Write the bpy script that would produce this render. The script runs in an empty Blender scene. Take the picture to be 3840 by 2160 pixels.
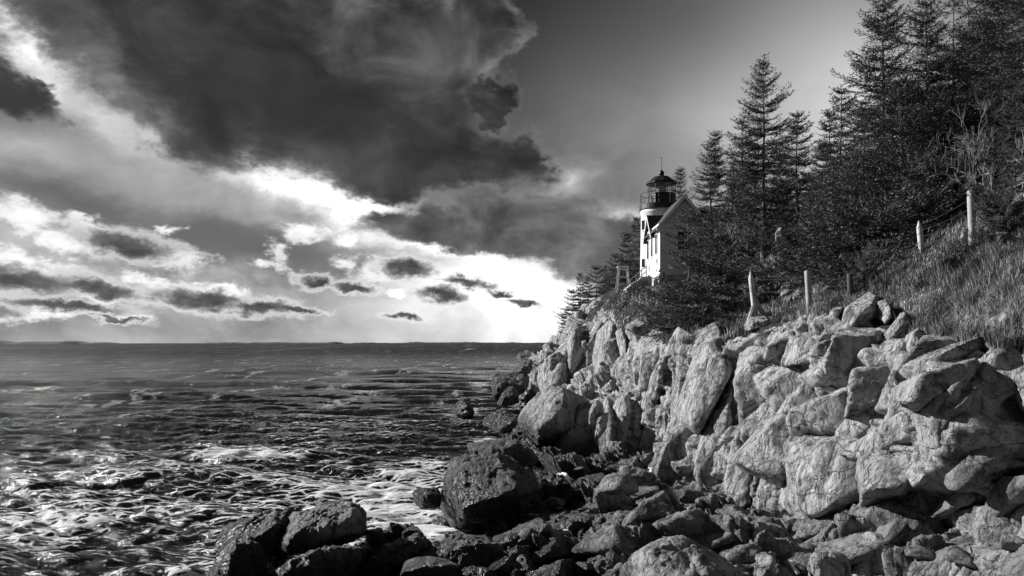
import bpy, math, random
import numpy as np
from mathutils import Vector
from mathutils.bvhtree import BVHTree
R = math.radians
SC = bpy.context.scene
COL = SC.collection

# ------------------------------------------------------------------ camera
F = 2773.0            # focal length in pixels of the 3840 px wide photograph (26 mm lens)
HY = 1287.0           # picture row of the sea horizon
CX = 1920.0
CH = 6.0              # eye height above the water
cam = bpy.data.cameras.new('camera')
cam.sensor_width = 36.0
cam.lens = 36.0 * F / 3840.0
cam.shift_y = (HY - 1080.0) / 3840.0
cam.clip_start = 0.1
cam.clip_end = 120000.0
camo = bpy.data.objects.new('camera', cam)
camo.location = (0, 0, CH)
camo.rotation_euler = (R(90), 0, 0)
COL.objects.link(camo)
SC.camera = camo

# ------------------------------------------------------------------ exposure
SC.view_settings.view_transform = 'Standard'
SC.view_settings.look = 'None'
SC.view_settings.exposure = 0.4
SC.view_settings.gamma = 1.0
SC.cycles.max_bounces = 6
SC.cycles.diffuse_bounces = 2
SC.cycles.glossy_bounces = 2
SC.cycles.transparent_max_bounces = 6
SC.cycles.sample_clamp_indirect = 4.0

# ------------------------------------------------------------------ sun (left of the view, over the open sea)
SUN_AZ, SUN_EL = -65.0, 25.0      # degrees from straight ahead, degrees above the horizon
sd = Vector((math.sin(R(SUN_AZ)) * math.cos(R(SUN_EL)), math.cos(R(SUN_AZ)) * math.cos(R(SUN_EL)), math.sin(R(SUN_EL))))
sun = bpy.data.lights.new('sun', 'SUN')
sun.energy = 5.0
sun.angle = R(0.5)
sun.color = (1.0, 1.0, 1.0)       # the photograph is black and white: neutral light
suno = bpy.data.objects.new('sun', sun)
suno.rotation_euler = sd.to_track_quat('Z', 'Y').to_euler()
suno.location = (-40, 0, 60)
COL.objects.link(suno)

# ------------------------------------------------------------------ world: clear sky plus cloud layers, all by direction
W = bpy.data.worlds.new('World')
SC.world = W
W.use_nodes = True
WT = W.node_tree
WT.nodes.clear()
W.cycles.sampling_method = 'MANUAL'
W.cycles.sample_map_resolution = 512


class NB:
    """small node builder"""
    def __init__(self, tree): self.t = tree
    def n(self, kind, **kw):
        nd = self.t.nodes.new(kind)
        for k, v in kw.items(): setattr(nd, k, v)
        return nd
    def put(self, sock, v):
        if isinstance(v, bpy.types.NodeSocket): self.t.links.new(v, sock)
        else: sock.default_value = v
    def m(self, op, a, b=None, c=None, clamp=False):
        nd = self.n('ShaderNodeMath', operation=op, use_clamp=clamp)
        self.put(nd.inputs[0], a)
        if b is not None: self.put(nd.inputs[1], b)
        if c is not None: self.put(nd.inputs[2], c)
        return nd.outputs[0]
    def step(self, v, lo, hi, a=0.0, b=1.0):
        nd = self.n('ShaderNodeMapRange', interpolation_type='SMOOTHSTEP')
        self.put(nd.inputs[0], v)
        for i, q in enumerate((lo, hi, a, b)): self.put(nd.inputs[i + 1], q)
        return nd.outputs[0]
    def lin(self, v, lo, hi, a=0.0, b=1.0):
        nd = self.n('ShaderNodeMapRange', interpolation_type='LINEAR')
        self.put(nd.inputs[0], v)
        for i, q in enumerate((lo, hi, a, b)): self.put(nd.inputs[i + 1], q)
        return nd.outputs[0]
    def mix(self, f, a, b):
        nd = self.n('ShaderNodeMix', data_type='FLOAT')
        self.put(nd.inputs[0], f); self.put(nd.inputs[2], a); self.put(nd.inputs[3], b)
        return nd.outputs[0]
    def noise(self, vec, scale, detail=6.0, rough=0.55, dist=0.0, lac=2.0):
        nd = self.n('ShaderNodeTexNoise')
        if vec is not None: self.put(nd.inputs['Vector'], vec)
        self.put(nd.inputs['Scale'], scale); self.put(nd.inputs['Detail'], detail)
        self.put(nd.inputs['Roughness'], rough); self.put(nd.inputs['Distortion'], dist)
        self.put(nd.inputs['Lacunarity'], lac)
        return nd
    def xyz(self, x, y, z):
        nd = self.n('ShaderNodeCombineXYZ')
        for i, q in enumerate((x, y, z)): self.put(nd.inputs[i], q)
        return nd.outputs[0]
    def mapping(self, vec, loc=(0, 0, 0), rot=(0, 0, 0), sc=(1, 1, 1), kind='POINT'):
        nd = self.n('ShaderNodeMapping', vector_type=kind)
        self.put(nd.inputs[0], vec)
        nd.inputs['Location'].default_value = loc
        nd.inputs['Rotation'].default_value = rot
        nd.inputs['Scale'].default_value = sc
        return nd.outputs[0]
    def vm(self, op, a, b=None):
        nd = self.n('ShaderNodeVectorMath', operation=op)
        self.put(nd.inputs[0], a)
        if b is not None: self.put(nd.inputs[1], b)
        return nd.outputs[0]


def azel(px, py):
    a = math.atan2(px - CX, F)
    return a, math.atan2((HY - py) * math.cos(a), F)


def build_sky():
    b = NB(WT)
    tc = b.n('ShaderNodeTexCoord')
    sp = b.n('ShaderNodeSeparateXYZ')
    b.put(sp.inputs[0], tc.outputs['Generated'])
    az = b.m('ARCTAN2', sp.outputs[0], sp.outputs[1])
    el = b.m('ARCSINE', sp.outputs[2])
    uv = b.xyz(az, el, 0.0)
    # turbulence that pushes the cloud outlines about
    st = b.mapping(uv, sc=(1.0, 1.55, 1.0))
    w1 = b.noise(st, 7.0, 5.0, 0.6)
    w2 = b.noise(st, 30.0, 7.0, 0.68)
    o1 = b.vm('SUBTRACT', w1.outputs['Color'], (0.5, 0.5, 0.5))
    o2 = b.vm('SUBTRACT', w2.outputs['Color'], (0.5, 0.5, 0.5))
    warp = b.vm('ADD', uv, b.vm('ADD', b.vm('MULTIPLY', o1, (0.17, 0.12, 0)), b.vm('MULTIPLY', o2, (0.036, 0.03, 0))))
    warp2 = b.vm('ADD', uv, b.vm('ADD', b.vm('MULTIPLY', o1, (0.05, 0.03, 0)), b.vm('MULTIPLY', o2, (0.060, 0.034, 0))))
    soft = b.vm('ADD', uv, b.vm('MULTIPLY', o1, (0.14, 0.10, 0)))
    fine = b.noise(b.mapping(uv, sc=(1.0, 1.7, 1.0)), 30.0, 8.0, 0.62, 0.3).outputs['Fac']
    coarse = b.noise(b.mapping(uv, sc=(1.0, 1.5, 1.0), loc=(3.1, 0.7, 0)), 9.0, 7.0, 0.58, 0.6).outputs['Fac']
    fine0 = b.m('SUBTRACT', fine, 0.5)
    coarse0 = b.m('SUBTRACT', coarse, 0.5)

    def ball(vec, px, py, rx, ry, rot=0.0, kind='LIN'):
        a, e = azel(px, py)
        v = b.n('ShaderNodeMapping', vector_type='TEXTURE')
        b.put(v.inputs[0], vec)
        v.inputs['Location'].default_value = (a, e, 0)
        v.inputs['Rotation'].default_value = (0, 0, -R(rot))
        v.inputs['Scale'].default_value = (rx / F, ry / F, 1)
        if kind == 'G':                                   # soft bell, about two half sizes wide
            g = b.n('ShaderNodeTexGradient', gradient_type='QUADRATIC_SPHERE')
            b.put(g.inputs[0], v.outputs[0])
            return g.outputs['Fac']
        ln = b.n('ShaderNodeVectorMath', operation='LENGTH')
        b.put(ln.inputs[0], v.outputs[0])
        return ln.outputs['Value']

    def union(vec, blobs):
        d = None
        for q in blobs:
            s = ball(vec, *q)
            d = s if d is None else b.m('SMOOTH_MIN', d, s, 0.12)
        return b.m('SUBTRACT', 1.0, d)

    def glow(vec, V, items):
        for (px, py, rx, ry, rot, val, k) in items:      # pull the value towards val
            g = b.m('MULTIPLY', ball(vec, px, py, rx * 2.3, ry * 2.3, rot, 'G'), k * 1.25, clamp=True)
            V = b.mix(g, V, val)
        return V

    # --- clear air (display values; turned into light at the end)
    V = b.lin(el, 0.0, 0.46, 0.68, 0.10)
    V = glow(uv, V, SKY_CLEAR)
    V = glow(soft, V, SKY_GLOW)
    V = b.m('ADD', V, b.m('MULTIPLY', coarse0, b.step(el, 0.42, 0.05, 0.0, 0.55)))
    # --- pale veil in the lower left with darker undersides
    d = b.m('ADD', union(warp, SKY_VEIL), b.m('MULTIPLY', fine0, 0.25))
    veil = b.m('ADD', 0.60, b.m('ADD', b.m('MULTIPLY', coarse0, 0.55), b.m('MULTIPLY', fine0, 0.16)))
    veil = glow(soft, veil, SKY_VEIL_TONE)
    V = b.mix(b.step(d, 0.02, 0.20, 0.0, 0.96), V, veil)
    V = glow(warp2, V, SKY_BAND)
    # --- grey bank over the horizon on the right
    d = b.m('ADD', union(warp, SKY_BANK), b.m('MULTIPLY', fine0, 0.30))
    bank = b.m('ADD', 0.33, b.m('ADD', b.m('MULTIPLY', coarse0, 0.75), b.m('MULTIPLY', fine0, 0.25)))
    V = b.mix(b.step(d, 0.0, 0.42, 0.0, 0.95), V, bank)
    # --- the big dark cloud
    d = b.m('ADD', union(warp, SKY_DARK), b.m('MULTIPLY', fine0, 0.34))
    dark = b.m('ADD', 0.165, b.m('ADD', b.m('MULTIPLY', coarse0, 0.85), b.m('MULTIPLY', fine0, 0.22)))
    dark = glow(soft, dark, SKY_DARK_TONE)
    edge = b.step(d, 0.05, 0.50)
    dark = b.mix(edge, b.m('ADD', dark, 0.24), dark)
    V = b.mix(b.step(d, -0.02, 0.26), V, dark)
    # --- sunlit puffs and small dark clouds with bright rims, low over the sea
    d = b.m('ADD', union(warp2, SKY_PUFF), b.m('MULTIPLY', fine0, 1.5))
    pv = b.m('ADD', b.mix(b.step(d, 0.15, 0.85), 0.72, 1.02), b.m('MULTIPLY', fine0, 0.5))
    V = b.mix(b.step(d, 0.05, 0.55, 0.0, 0.8), V, pv)
    d = b.m('ADD', union(warp2, SKY_SMALL), b.m('MULTIPLY', fine0, 1.0))
    sm = b.mix(b.step(d, 0.02, 0.80), 0.94, b.m('ADD', 0.22, b.m('MULTIPLY', fine0, 0.8)))
    V = b.mix(b.step(d, -0.28, 0.42, 0.0, 0.97), V, sm)
    # below the horizon nothing shows; unseen sky beside and behind is dulled to limit fill light
    V = b.m('MAXIMUM', V, 0.02)
    back = b.step(sp.outputs[1], 0.40, 0.78)
    V = b.mix(back, b.m('ADD', 0.27, b.m('MULTIPLY', coarse0, 0.3)), V)
    lum = b.m('MULTIPLY', b.m('POWER', V, 2.2), 0.80)
    ns = b.n('ShaderNodeTexSky', sky_type='NISHITA', sun_disc=False)
    ns.sun_elevation = R(SUN_EL); ns.sun_rotation = R(SUN_AZ)
    bw = b.n('ShaderNodeRGBToBW')
    b.put(bw.inputs[0], ns.outputs[0])
    g1 = b.n('ShaderNodeBackground'); b.put(g1.inputs[0], lum); g1.inputs[1].default_value = 1.0
    g2 = b.n('ShaderNodeBackground'); b.put(g2.inputs[0], b.m('MULTIPLY', bw.outputs[0], 0.05)); g2.inputs[1].default_value = 0.1
    ad = b.n('ShaderNodeAddShader')
    b.put(ad.inputs[0], g1.outputs[0]); b.put(ad.inputs[1], g2.outputs[0])
    out = b.n('ShaderNodeOutputWorld')
    b.put(out.inputs[0], ad.outputs[0])


# every row: place in the sky (as the picture column and row it is seen at), half sizes, tilt
SKY_CLEAR = [(2050, -150, 700, 420, 0, 0.10, .9), (2300, 450, 380, 300, 0, 0.36, .75), (2750, 450, 520, 400, 0, 0.62, .8),
             (2600, 30, 420, 200, 0, 0.27, .7), (3250, 380, 450, 480, 0, 0.86, .8)]
SKY_GLOW = [(1930, 1090, 380, 120, 5, 1.12, 1.), (1990, 1200, 400, 120, 0, 1.15, 1.), (2250, 1180, 300, 120, 0, 1.0, .8), (2330, 825, 90, 50, 0, .95, .9), (2110, 655, 90, 55, 0, .85, .6),
            (100, 900, 300, 80, 8, .8, .5), (900, 1130, 700, 60, 5, .72, .6), (500, 1220, 900, 60, 0, .55, .7), (200, 1150, 500, 50, 0, .40, .7), (640, 960, 260, 40, 6, .36, .6)]
SKY_BAND = [(40, 55, 80, 36, 55, .98, 1.), (140, 175, 105, 45, 62, 1.05, 1.), (205, 320, 80, 45, 50, .88, 1.), (370, 445, 140, 36, 32, .78, .9),
            (640, 555, 190, 38, 14, .78, .9), (950, 610, 160, 42, 12, 1.05, 1.), (1110, 710, 190, 38, 15, 1.1, 1.), (1340, 765, 190, 55, 10, 1.15, 1.),
            (1330, 835, 90, 80, 0, 1.1, 1.), (1650, 945, 400, 26, 8, 1.0, 1.)]
SKY_VEIL = [(1000, 960, 420, 110, 5), (60, 480, 300, 330, 20), (480, 690, 520, 190, 18), (900, 770, 480, 150, 12), (1120, 800, 230, 120, 5), (300, 800, 620, 120, 10), (900, 900, 520, 100, 8)]
SKY_VEIL_TONE = [(200, 700, 420, 90, 12, .24, .95), (820, 880, 420, 80, 6, .30, .9), (1000, 960, 330, 70, 6, .34, .85), (330, 880, 300, 40, 8, .30, .7), (80, 300, 180, 180, 0, .25, .95),
                 (120, 560, 250, 90, 0, .72, .7), (700, 760, 300, 60, 10, .66, .6)]
SKY_BANK = [(1600, 850, 340, 90, -3), (1950, 830, 380, 130, -4), (2120, 880, 300, 120, 0), (2270, 970, 280, 160, 10), (1750, 890, 420, 80, 6)]
SKY_DARK = [(900, 120, 820, 345, 12), (1500, 250, 420, 330, 0), (700, 330, 330, 230, 30), (1720, 560, 400, 170, 14), (1250, 500, 480, 190, 8), (1500, 640, 440, 110, 3), (1720, 660, 300, 90, 4),
            (1975, 580, 120, 120, 0), (1800, 90, 190, 210, 0), (1850, 375, 130, 75, 0), (520, 20, 330, 170, 30), (30, 270, 180, 90, 40)]
SKY_DARK_TONE = [(1000, 330, 320, 150, 8, .10, .7), (1350, 420, 380, 90, 6, .12, .7), (700, 60, 300, 140, 0, .24, .5), (1640, 230, 160, 160, 0, .40, .55),
                 (1150, 620, 420, 70, 4, .30, .6), (1650, 640, 320, 60, 6, .26, .5)]
SKY_PUFF = [(50, 810, 210, 80, 14), (190, 895, 180, 44, 14), (60, 960, 180, 40, 5), (330, 850, 110, 50, 15), (680, 975, 130, 36, -5), (1040, 955, 60, 60, 0), (1165, 878, 120, 42, 0),
            (650, 860, 60, 22, 0), (1290, 905, 80, 40, 0), (1000, 1000, 120, 30, 8), (1290, 985, 70, 30, 0), (800, 1075, 150, 26, 5), (560, 1040, 120, 28, 8),
            (380, 1115, 120, 30, 0), (120, 1190, 180, 25, 0), (450, 1195, 180, 22, 0), (1450, 1020, 160, 60, 3), (1500, 1090, 90, 30, 0)]
SKY_SMALL = [(70, 1040, 300, 66, 4), (480, 915, 230, 62, 12), (380, 1085, 190, 40, 8), (740, 1112, 210, 48, 6), (980, 1148, 190, 40, 6), (1515, 1010, 150, 46, 4),
             (1660, 1108, 110, 42, 5), (1960, 1132, 100, 18, 5), (1870, 1092, 70, 18, 5), (1185, 1055, 80, 36, 0), (1330, 1075, 110, 26, 4), (1130, 1165, 120, 18, 4), (1750, 1060, 130, 26, 4), (250, 1150, 240, 30, 3), (440, 1200, 110, 14, 3), (1530, 1180, 90, 20, 8)]
build_sky()

# ================================================================== helpers
def P(px, py, D):
    """the world point seen at picture column px, row py, D metres out"""
    return np.array([(px - CX) / F * D, D, CH + (HY - py) / F * D])


def hash01(ix, iy, iz, seed):
    h = (ix.astype(np.int64) * 374761393 + iy.astype(np.int64) * 668265263 + iz.astype(np.int64) * 2147483647 + seed * 974711) & 0xFFFFFFFF
    h = ((h ^ (h >> 13)) * 1274126177) & 0xFFFFFFFF
    h = ((h ^ (h >> 16)) * 2246822519) & 0xFFFFFFFF
    h = h ^ (h >> 15)
    return (h & 0xFFFFFF).astype(np.float32) / 16777216.0


def vnoise(p, seed=0):
    i = np.floor(p).astype(np.int64); f = (p - i).astype(np.float32)
    u = f * f * f * (f * (f * 6 - 15) + 10)
    r = 0
    for dx in (0, 1):
        wx = u[:, 0] if dx else 1 - u[:, 0]
        for dy in (0, 1):
            wy = u[:, 1] if dy else 1 - u[:, 1]
            for dz in (0, 1):
                wz = u[:, 2] if dz else 1 - u[:, 2]
                r = r + wx * wy * wz * hash01(i[:, 0] + dx, i[:, 1] + dy, i[:, 2] + dz, seed)
    return r * 2 - 1


def fbm(p, octaves=4, seed=0, gain=0.5, lac=2.03):
    a, r = 1.0, 0
    for o in range(octaves):
        r = r + a * vnoise(p, seed + o * 17)
        p = p * lac + 3.7
        a *= gain
    return r


def voronoi(p, seed=0, block=False):
    """nearest and second nearest cell distance, offset from the nearest seed, its id as three random numbers"""
    N = len(p)
    i = np.floor(p).astype(np.int64)
    f1 = np.full(N, 9.0, np.float32); f2 = np.full(N, 9.0, np.float32)
    off = np.zeros((N, 3), np.float32); rid = np.zeros((N, 3), np.float32)
    for dx in (-1, 0, 1):
        for dy in (-1, 0, 1):
            for dz in (-1, 0, 1):
                cx, cy, cz = i[:, 0] + dx, i[:, 1] + dy, i[:, 2] + dz
                r0, r1, r2 = (hash01(cx, cy, cz, seed + k) for k in (1, 2, 3))
                d = np.stack([p[:, 0] - cx - r0, p[:, 1] - cy - r1, p[:, 2] - cz - r2], 1).astype(np.float32)
                q = np.abs(d).max(1) if block else np.sqrt((d * d).sum(1))
                near = q < f1
                f2 = np.where(near, f1, np.minimum(f2, q))
                f1 = np.where(near, q, f1)
                off[near] = d[near]
                rid[near] = np.stack([r1, r2, r0], 1)[near]
    return f1, f2, off, rid


def rot_mat(ax, ay, az):
    cx, sx, cy, sy, cz, sz = math.cos(ax), math.sin(ax), math.cos(ay), math.sin(ay), math.cos(az), math.sin(az)
    return np.array([[cy * cz, sx * sy * cz - cx * sz, cx * sy * cz + sx * sz], [cy * sz, sx * sy * sz + cx * cz, cx * sy * sz - sx * cz], [-sy, sx * cy, cx * cy]])


def smooth01(v, lo, hi):
    t = np.clip((v - lo) / (hi - lo), 0, 1)
    return t * t * (3 - 2 * t)


def fracture(p, cells, seed, aniso=(1, 1, 1), rot=(0, 0, 0), warp=0.10, block=True, tilt=0.8, ramp=0.04):
    """broken-rock relief: every cell is a tilted facet at its own depth, with open joints between cells"""
    q = (p @ rot_mat(*rot)) * np.array(aniso)
    q = q + warp * np.stack([fbm(q * 0.9 + k * 7.1, 2, seed + 60 + k) for k in range(3)], 1)
    d = 0
    for s, a, crack in cells:
        f1, f2, off, rid = voronoi(q / s, seed, block); seed += 11; q = q @ rot_mat(0.13, -0.21, 0.33)
        t = (rid - 0.5) * 2.2
        d = d + a * ((rid[:, 0] - 0.5) * 1.5 + (off * t).sum(1) * tilt) * (0.12 + 0.88 * smooth01(f2 - f1, 0.0, ramp))
        d = d - a * crack * (1 - smooth01(f2 - f1, 0.0, 0.10))
    return d


def build_mesh(name, verts, faces, mat, parent=None, smooth=False, attrs=None):
    """link ONE mesh object; faces is an (n,3)/(n,4) array or a list of mixed tuples"""
    me = bpy.data.meshes.new(name)
    verts = np.asarray(verts, np.float32)
    if isinstance(faces, np.ndarray):
        k = faces.shape[1]; nf = len(faces)
        me.vertices.add(len(verts)); me.loops.add(nf * k); me.polygons.add(nf)
        me.vertices.foreach_set('co', verts.ravel())
        me.polygons.foreach_set('loop_start', np.arange(0, nf * k, k, dtype=np.int32))
        me.loops.foreach_set('vertex_index', faces.astype(np.int32).ravel())
        me.update(calc_edges=True)
    else:
        me.from_pydata(verts.tolist(), [], [tuple(int(i) for i in f) for f in faces])
        me.update()
    if smooth: me.polygons.foreach_set('use_smooth', np.ones(len(me.polygons), bool))
    for k, v in (attrs or {}).items():
        me.attributes.new(k, 'FLOAT', 'POINT').data.foreach_set('value', np.asarray(v, np.float32))
    if mat: me.materials.append(mat)
    o = bpy.data.objects.new(name, me)
    COL.objects.link(o)
    if parent: o.parent = parent
    return o


def grid_faces(nr, nc):
    a = np.arange(nr * nc).reshape(nr, nc)
    return np.stack([a[:-1, :-1], a[:-1, 1:], a[1:, 1:], a[1:, :-1]], -1).reshape(-1, 4)


def grid_normals(V):
    du = np.gradient(V, axis=0); dv = np.gradient(V, axis=1)
    n = np.cross(du, dv)
    return n / (np.linalg.norm(n, axis=-1, keepdims=True) + 1e-9)


class MB:
    """collects boxes, rings and tubes into one mesh"""
    def __init__(self): self.v = []; self.f = []
    def add(self, vs, fs):
        b = len(self.v); self.v += [tuple(map(float, q)) for q in vs]; self.f += [tuple(b + i for i in f) for f in fs]
    def box(self, x0, x1, y0, y1, z0, z1):
        self.add([(x0, y0, z0), (x1, y0, z0), (x1, y1, z0), (x0, y1, z0), (x0, y0, z1), (x1, y0, z1), (x1, y1, z1), (x0, y1, z1)],
                 [(0, 3, 2, 1), (4, 5, 6, 7), (0, 1, 5, 4), (1, 2, 6, 5), (2, 3, 7, 6), (3, 0, 4, 7)])
    def prism(self, pts, shift):
        """flat outline pushed along shift"""
        n = len(pts); p = [np.array(q, float) for q in pts]; s = np.array(shift, float)
        self.add(p + [q + s for q in p], [tuple(range(n))[::-1], tuple(range(n, 2 * n))] + [(i, (i + 1) % n, n + (i + 1) % n, n + i) for i in range(n)])
    def lathe(self, prof, n=32, c=(0, 0, 0), close=True, a0=0.0):
        b = len(self.v)
        for r, z in prof:
            for i in range(n):
                a = a0 + 2 * math.pi * i / n
                self.v.append((c[0] + r * math.cos(a), c[1] + r * math.sin(a), c[2] + z))
        for k in range(len(prof) - 1):
            for i in range(n):
                j = (i + 1) % n
                self.f.append((b + k * n + i, b + k * n + j, b + (k + 1) * n + j, b + (k + 1) * n + i))
        if close:
            self.f.append(tuple(b + i for i in range(n))[::-1])
            m = b + (len(prof) - 1) * n
            self.f.append(tuple(m + i for i in range(n)))
    def tube(self, pts, radii, n=6):
        pts = [np.array(q, float) for q in pts]
        if not hasattr(radii, '__len__'): radii = [radii] * len(pts)
        b = len(self.v)
        for k, q in enumerate(pts):
            t = pts[min(k + 1, len(pts) - 1)] - pts[max(k - 1, 0)]
            t = t / (np.linalg.norm(t) + 1e-9)
            u = np.cross(t, (0.31, 0.12, 0.94)); u = u / (np.linalg.norm(u) + 1e-9); w = np.cross(t, u)
            for i in range(n):
                a = 2 * math.pi * i / n
                self.v.append(tuple(q + radii[k] * (u * math.cos(a) + w * math.sin(a))))
        for k in range(len(pts) - 1):
            for i in range(n):
                j = (i + 1) % n
                self.f.append((b + k * n + i, b + k * n + j, b + (k + 1) * n + j, b + (k + 1) * n + i))
        self.f.append(tuple(b + i for i in range(n))[::-1]); m = b + (len(pts) - 1) * n
        self.f.append(tuple(m + i for i in range(n)))
    def build(self, name, mat, parent=None, smooth=False):
        return build_mesh(name, self.v, self.f, mat, parent, smooth)


def tag(o, label=None, cat=None, group=None, kind=None):
    if label: o['label'] = label
    if cat: o['category'] = cat
    if group: o['group'] = group
    if kind: o['kind'] = kind
    return o


def empty(name, loc=(0, 0, 0), rz=0.0, sc=1.0):
    o = bpy.data.objects.new(name, None)
    o.location = tuple(float(q) for q in loc); o.rotation_euler = (0, 0, rz)
    o.scale = (sc, sc, sc) if not hasattr(sc, '__len__') else sc
    o.empty_display_size = 0.3
    COL.objects.link(o)
    return o


# ------------------------------------------------------------------ materials (all neutral grey: the photograph is black and white)
def new_mat(name):
    m = bpy.data.materials.new(name); m.use_nodes = True
    t = m.node_tree; bs = t.nodes['Principled BSDF']
    return m, NB(t), bs


def grey(b, bs, v):
    b.t.links.new(v, bs.inputs['Base Color'])


def mat_plain(name, val, rough=0.6, metal=0.0, var=0.12, scale=6.0, bump=0.0, coord='Object'):
    m, b, bs = new_mat(name)
    tc = b.n('ShaderNodeTexCoord').outputs[coord]
    n = b.noise(tc, scale, 6, 0.6).outputs['Fac']
    grey(b, bs, b.m('MULTIPLY', val, b.lin(n, 0.25, 0.75, 1 - var, 1 + var)))
    bs.inputs['Roughness'].default_value = rough; bs.inputs['Metallic'].default_value = metal
    if bump:
        bp = b.n('ShaderNodeBump'); bp.inputs['Strength'].default_value = 0.6; bp.inputs['Distance'].default_value = bump
        b.put(bp.inputs['Height'], n); b.t.links.new(bp.outputs[0], bs.inputs['Normal'])
    return m


def rock_height(b, pos, s=1.0):
    """fine rock relief for bump: sharp ridges, grain and wandering cracks"""
    rg = b.n('ShaderNodeTexNoise', noise_type='RIDGED_MULTIFRACTAL')
    b.put(rg.inputs['Vector'], b.mapping(pos, rot=(0.35, 0.15, 0.2), sc=(1.0, 1.0, 0.55)))
    for k, v in (('Scale', 1.7 * s), ('Detail', 9.0), ('Roughness', 0.62), ('Lacunarity', 2.1), ('Distortion', 0.12), ('Offset', 0.9), ('Gain', 1.6)): rg.inputs[k].default_value = v
    n1 = b.noise(pos, 3.4 * s, 9, 0.68, 0.2).outputs['Fac']
    wv = b.vm('ADD', pos, b.vm('MULTIPLY', b.noise(pos, 1.3 * s, 5, 0.68).outputs['Color'], (0.6 / s, 0.6 / s, 0.6 / s)))
    vo = b.n('ShaderNodeTexVoronoi', feature='DISTANCE_TO_EDGE')
    b.put(vo.inputs['Vector'], b.mapping(wv, rot=(-0.45, 0.2, 0.2), sc=(1, 0.7, 1.0))); vo.inputs['Scale'].default_value = 1.15 * s
    part = b.noise(pos, 0.7 * s, 3).outputs['Fac']
    joint = b.step(vo.outputs['Distance'], 0.0, b.lin(part, 0.35, 0.65, 0.002, 0.045))
    h = b.m('ADD', b.m('MULTIPLY', rg.outputs['Fac'], -0.34), b.m('ADD', b.m('MULTIPLY', n1, 0.9), b.m('MULTIPLY', joint, 0.30)))
    return h, n1, joint


def mat_rock(name, base=0.34, wet_shade=True, soil=False, bump=0.16, world=True, s=1.0):
    m, b, bs = new_mat(name)
    geo = b.n('ShaderNodeNewGeometry')
    pos = geo.outputs['Position']
    h, n1, joint = rock_height(b, pos, s)
    big = b.noise(pos, 0.55, 5, 0.6, 0.4).outputs['Fac']
    streak = b.noise(b.mapping(pos, rot=(0, 0.12, 0), sc=(2.4, 2.4, 0.35)), 1.0, 6, 0.6).outputs['Fac']
    speck = b.noise(pos, 24.0, 4, 0.6).outputs['Fac']
    v = b.m('MULTIPLY', base, b.lin(big, 0.3, 0.7, 0.80, 1.15))
    v = b.m('MULTIPLY', v, b.lin(streak, 0.3, 0.7, 0.84, 1.12))
    v = b.m('MULTIPLY', v, b.lin(speck, 0.25, 0.75, 0.82, 1.16))
    lich = b.noise(pos, 1.9 * s, 8, 0.72, 0.6).outputs['Fac']
    v = b.m('MULTIPLY', v, b.step(lich, 0.36, 0.53, 0.32, 1.0))
    v = b.m('MULTIPLY', v, b.step(streak, 0.64, 0.53, 0.45, 1.0))
    v = b.m('MULTIPLY', v, b.lin(n1, 0.3, 0.7, 0.82, 1.12))
    v = b.m('MULTIPLY', v, b.lin(joint, 0, 1, 0.78, 1.0))
    rough = 0.85
    z = b.n('ShaderNodeSeparateXYZ'); b.put(z.inputs[0], pos)
    if wet_shade:      # the tide zone: dark weed and wet stone, and shade painted over gully and outer boulders
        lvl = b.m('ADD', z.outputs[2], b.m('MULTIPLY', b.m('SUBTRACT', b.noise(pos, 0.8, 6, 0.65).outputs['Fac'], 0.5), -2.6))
        dist = b.lin(z.outputs[0], 8.5, -1.0, 0.5, 2.3)         # dark level raised to paint shade on gully and outer rocks
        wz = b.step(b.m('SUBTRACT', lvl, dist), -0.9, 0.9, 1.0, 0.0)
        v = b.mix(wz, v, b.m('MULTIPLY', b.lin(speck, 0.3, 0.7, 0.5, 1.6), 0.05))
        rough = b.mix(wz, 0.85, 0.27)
    if soil:
        at = b.n('ShaderNodeAttribute', attribute_name='rock')
        k = b.m('ADD', at.outputs['Fac'], b.m('MULTIPLY', b.m('SUBTRACT', b.noise(pos, 1.6, 6, 0.65).outputs['Fac'], 0.5), 0.9))
        so = b.m('MULTIPLY', b.lin(b.noise(pos, 3.0, 8, 0.7).outputs['Fac'], 0.3, 0.7, 0.4, 1.7), 0.034)
        v = b.mix(b.step(k, 0.42, 0.58), so, v)
    grey(b, bs, v)
    b.put(bs.inputs['Roughness'], rough)
    bs.inputs['Specular IOR Level'].default_value = 0.3
    bp = b.n('ShaderNodeBump'); bp.inputs['Strength'].default_value = 1.0; bp.inputs['Distance'].default_value = bump
    b.put(bp.inputs['Height'], h); b.t.links.new(bp.outputs[0], bs.inputs['Normal'])
    return m


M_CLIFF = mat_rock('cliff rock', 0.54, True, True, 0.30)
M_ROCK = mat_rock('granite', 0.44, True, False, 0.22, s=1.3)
M_SHORE = mat_rock('shore rock', 0.34, True, False, 0.24, s=1.2)

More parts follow.
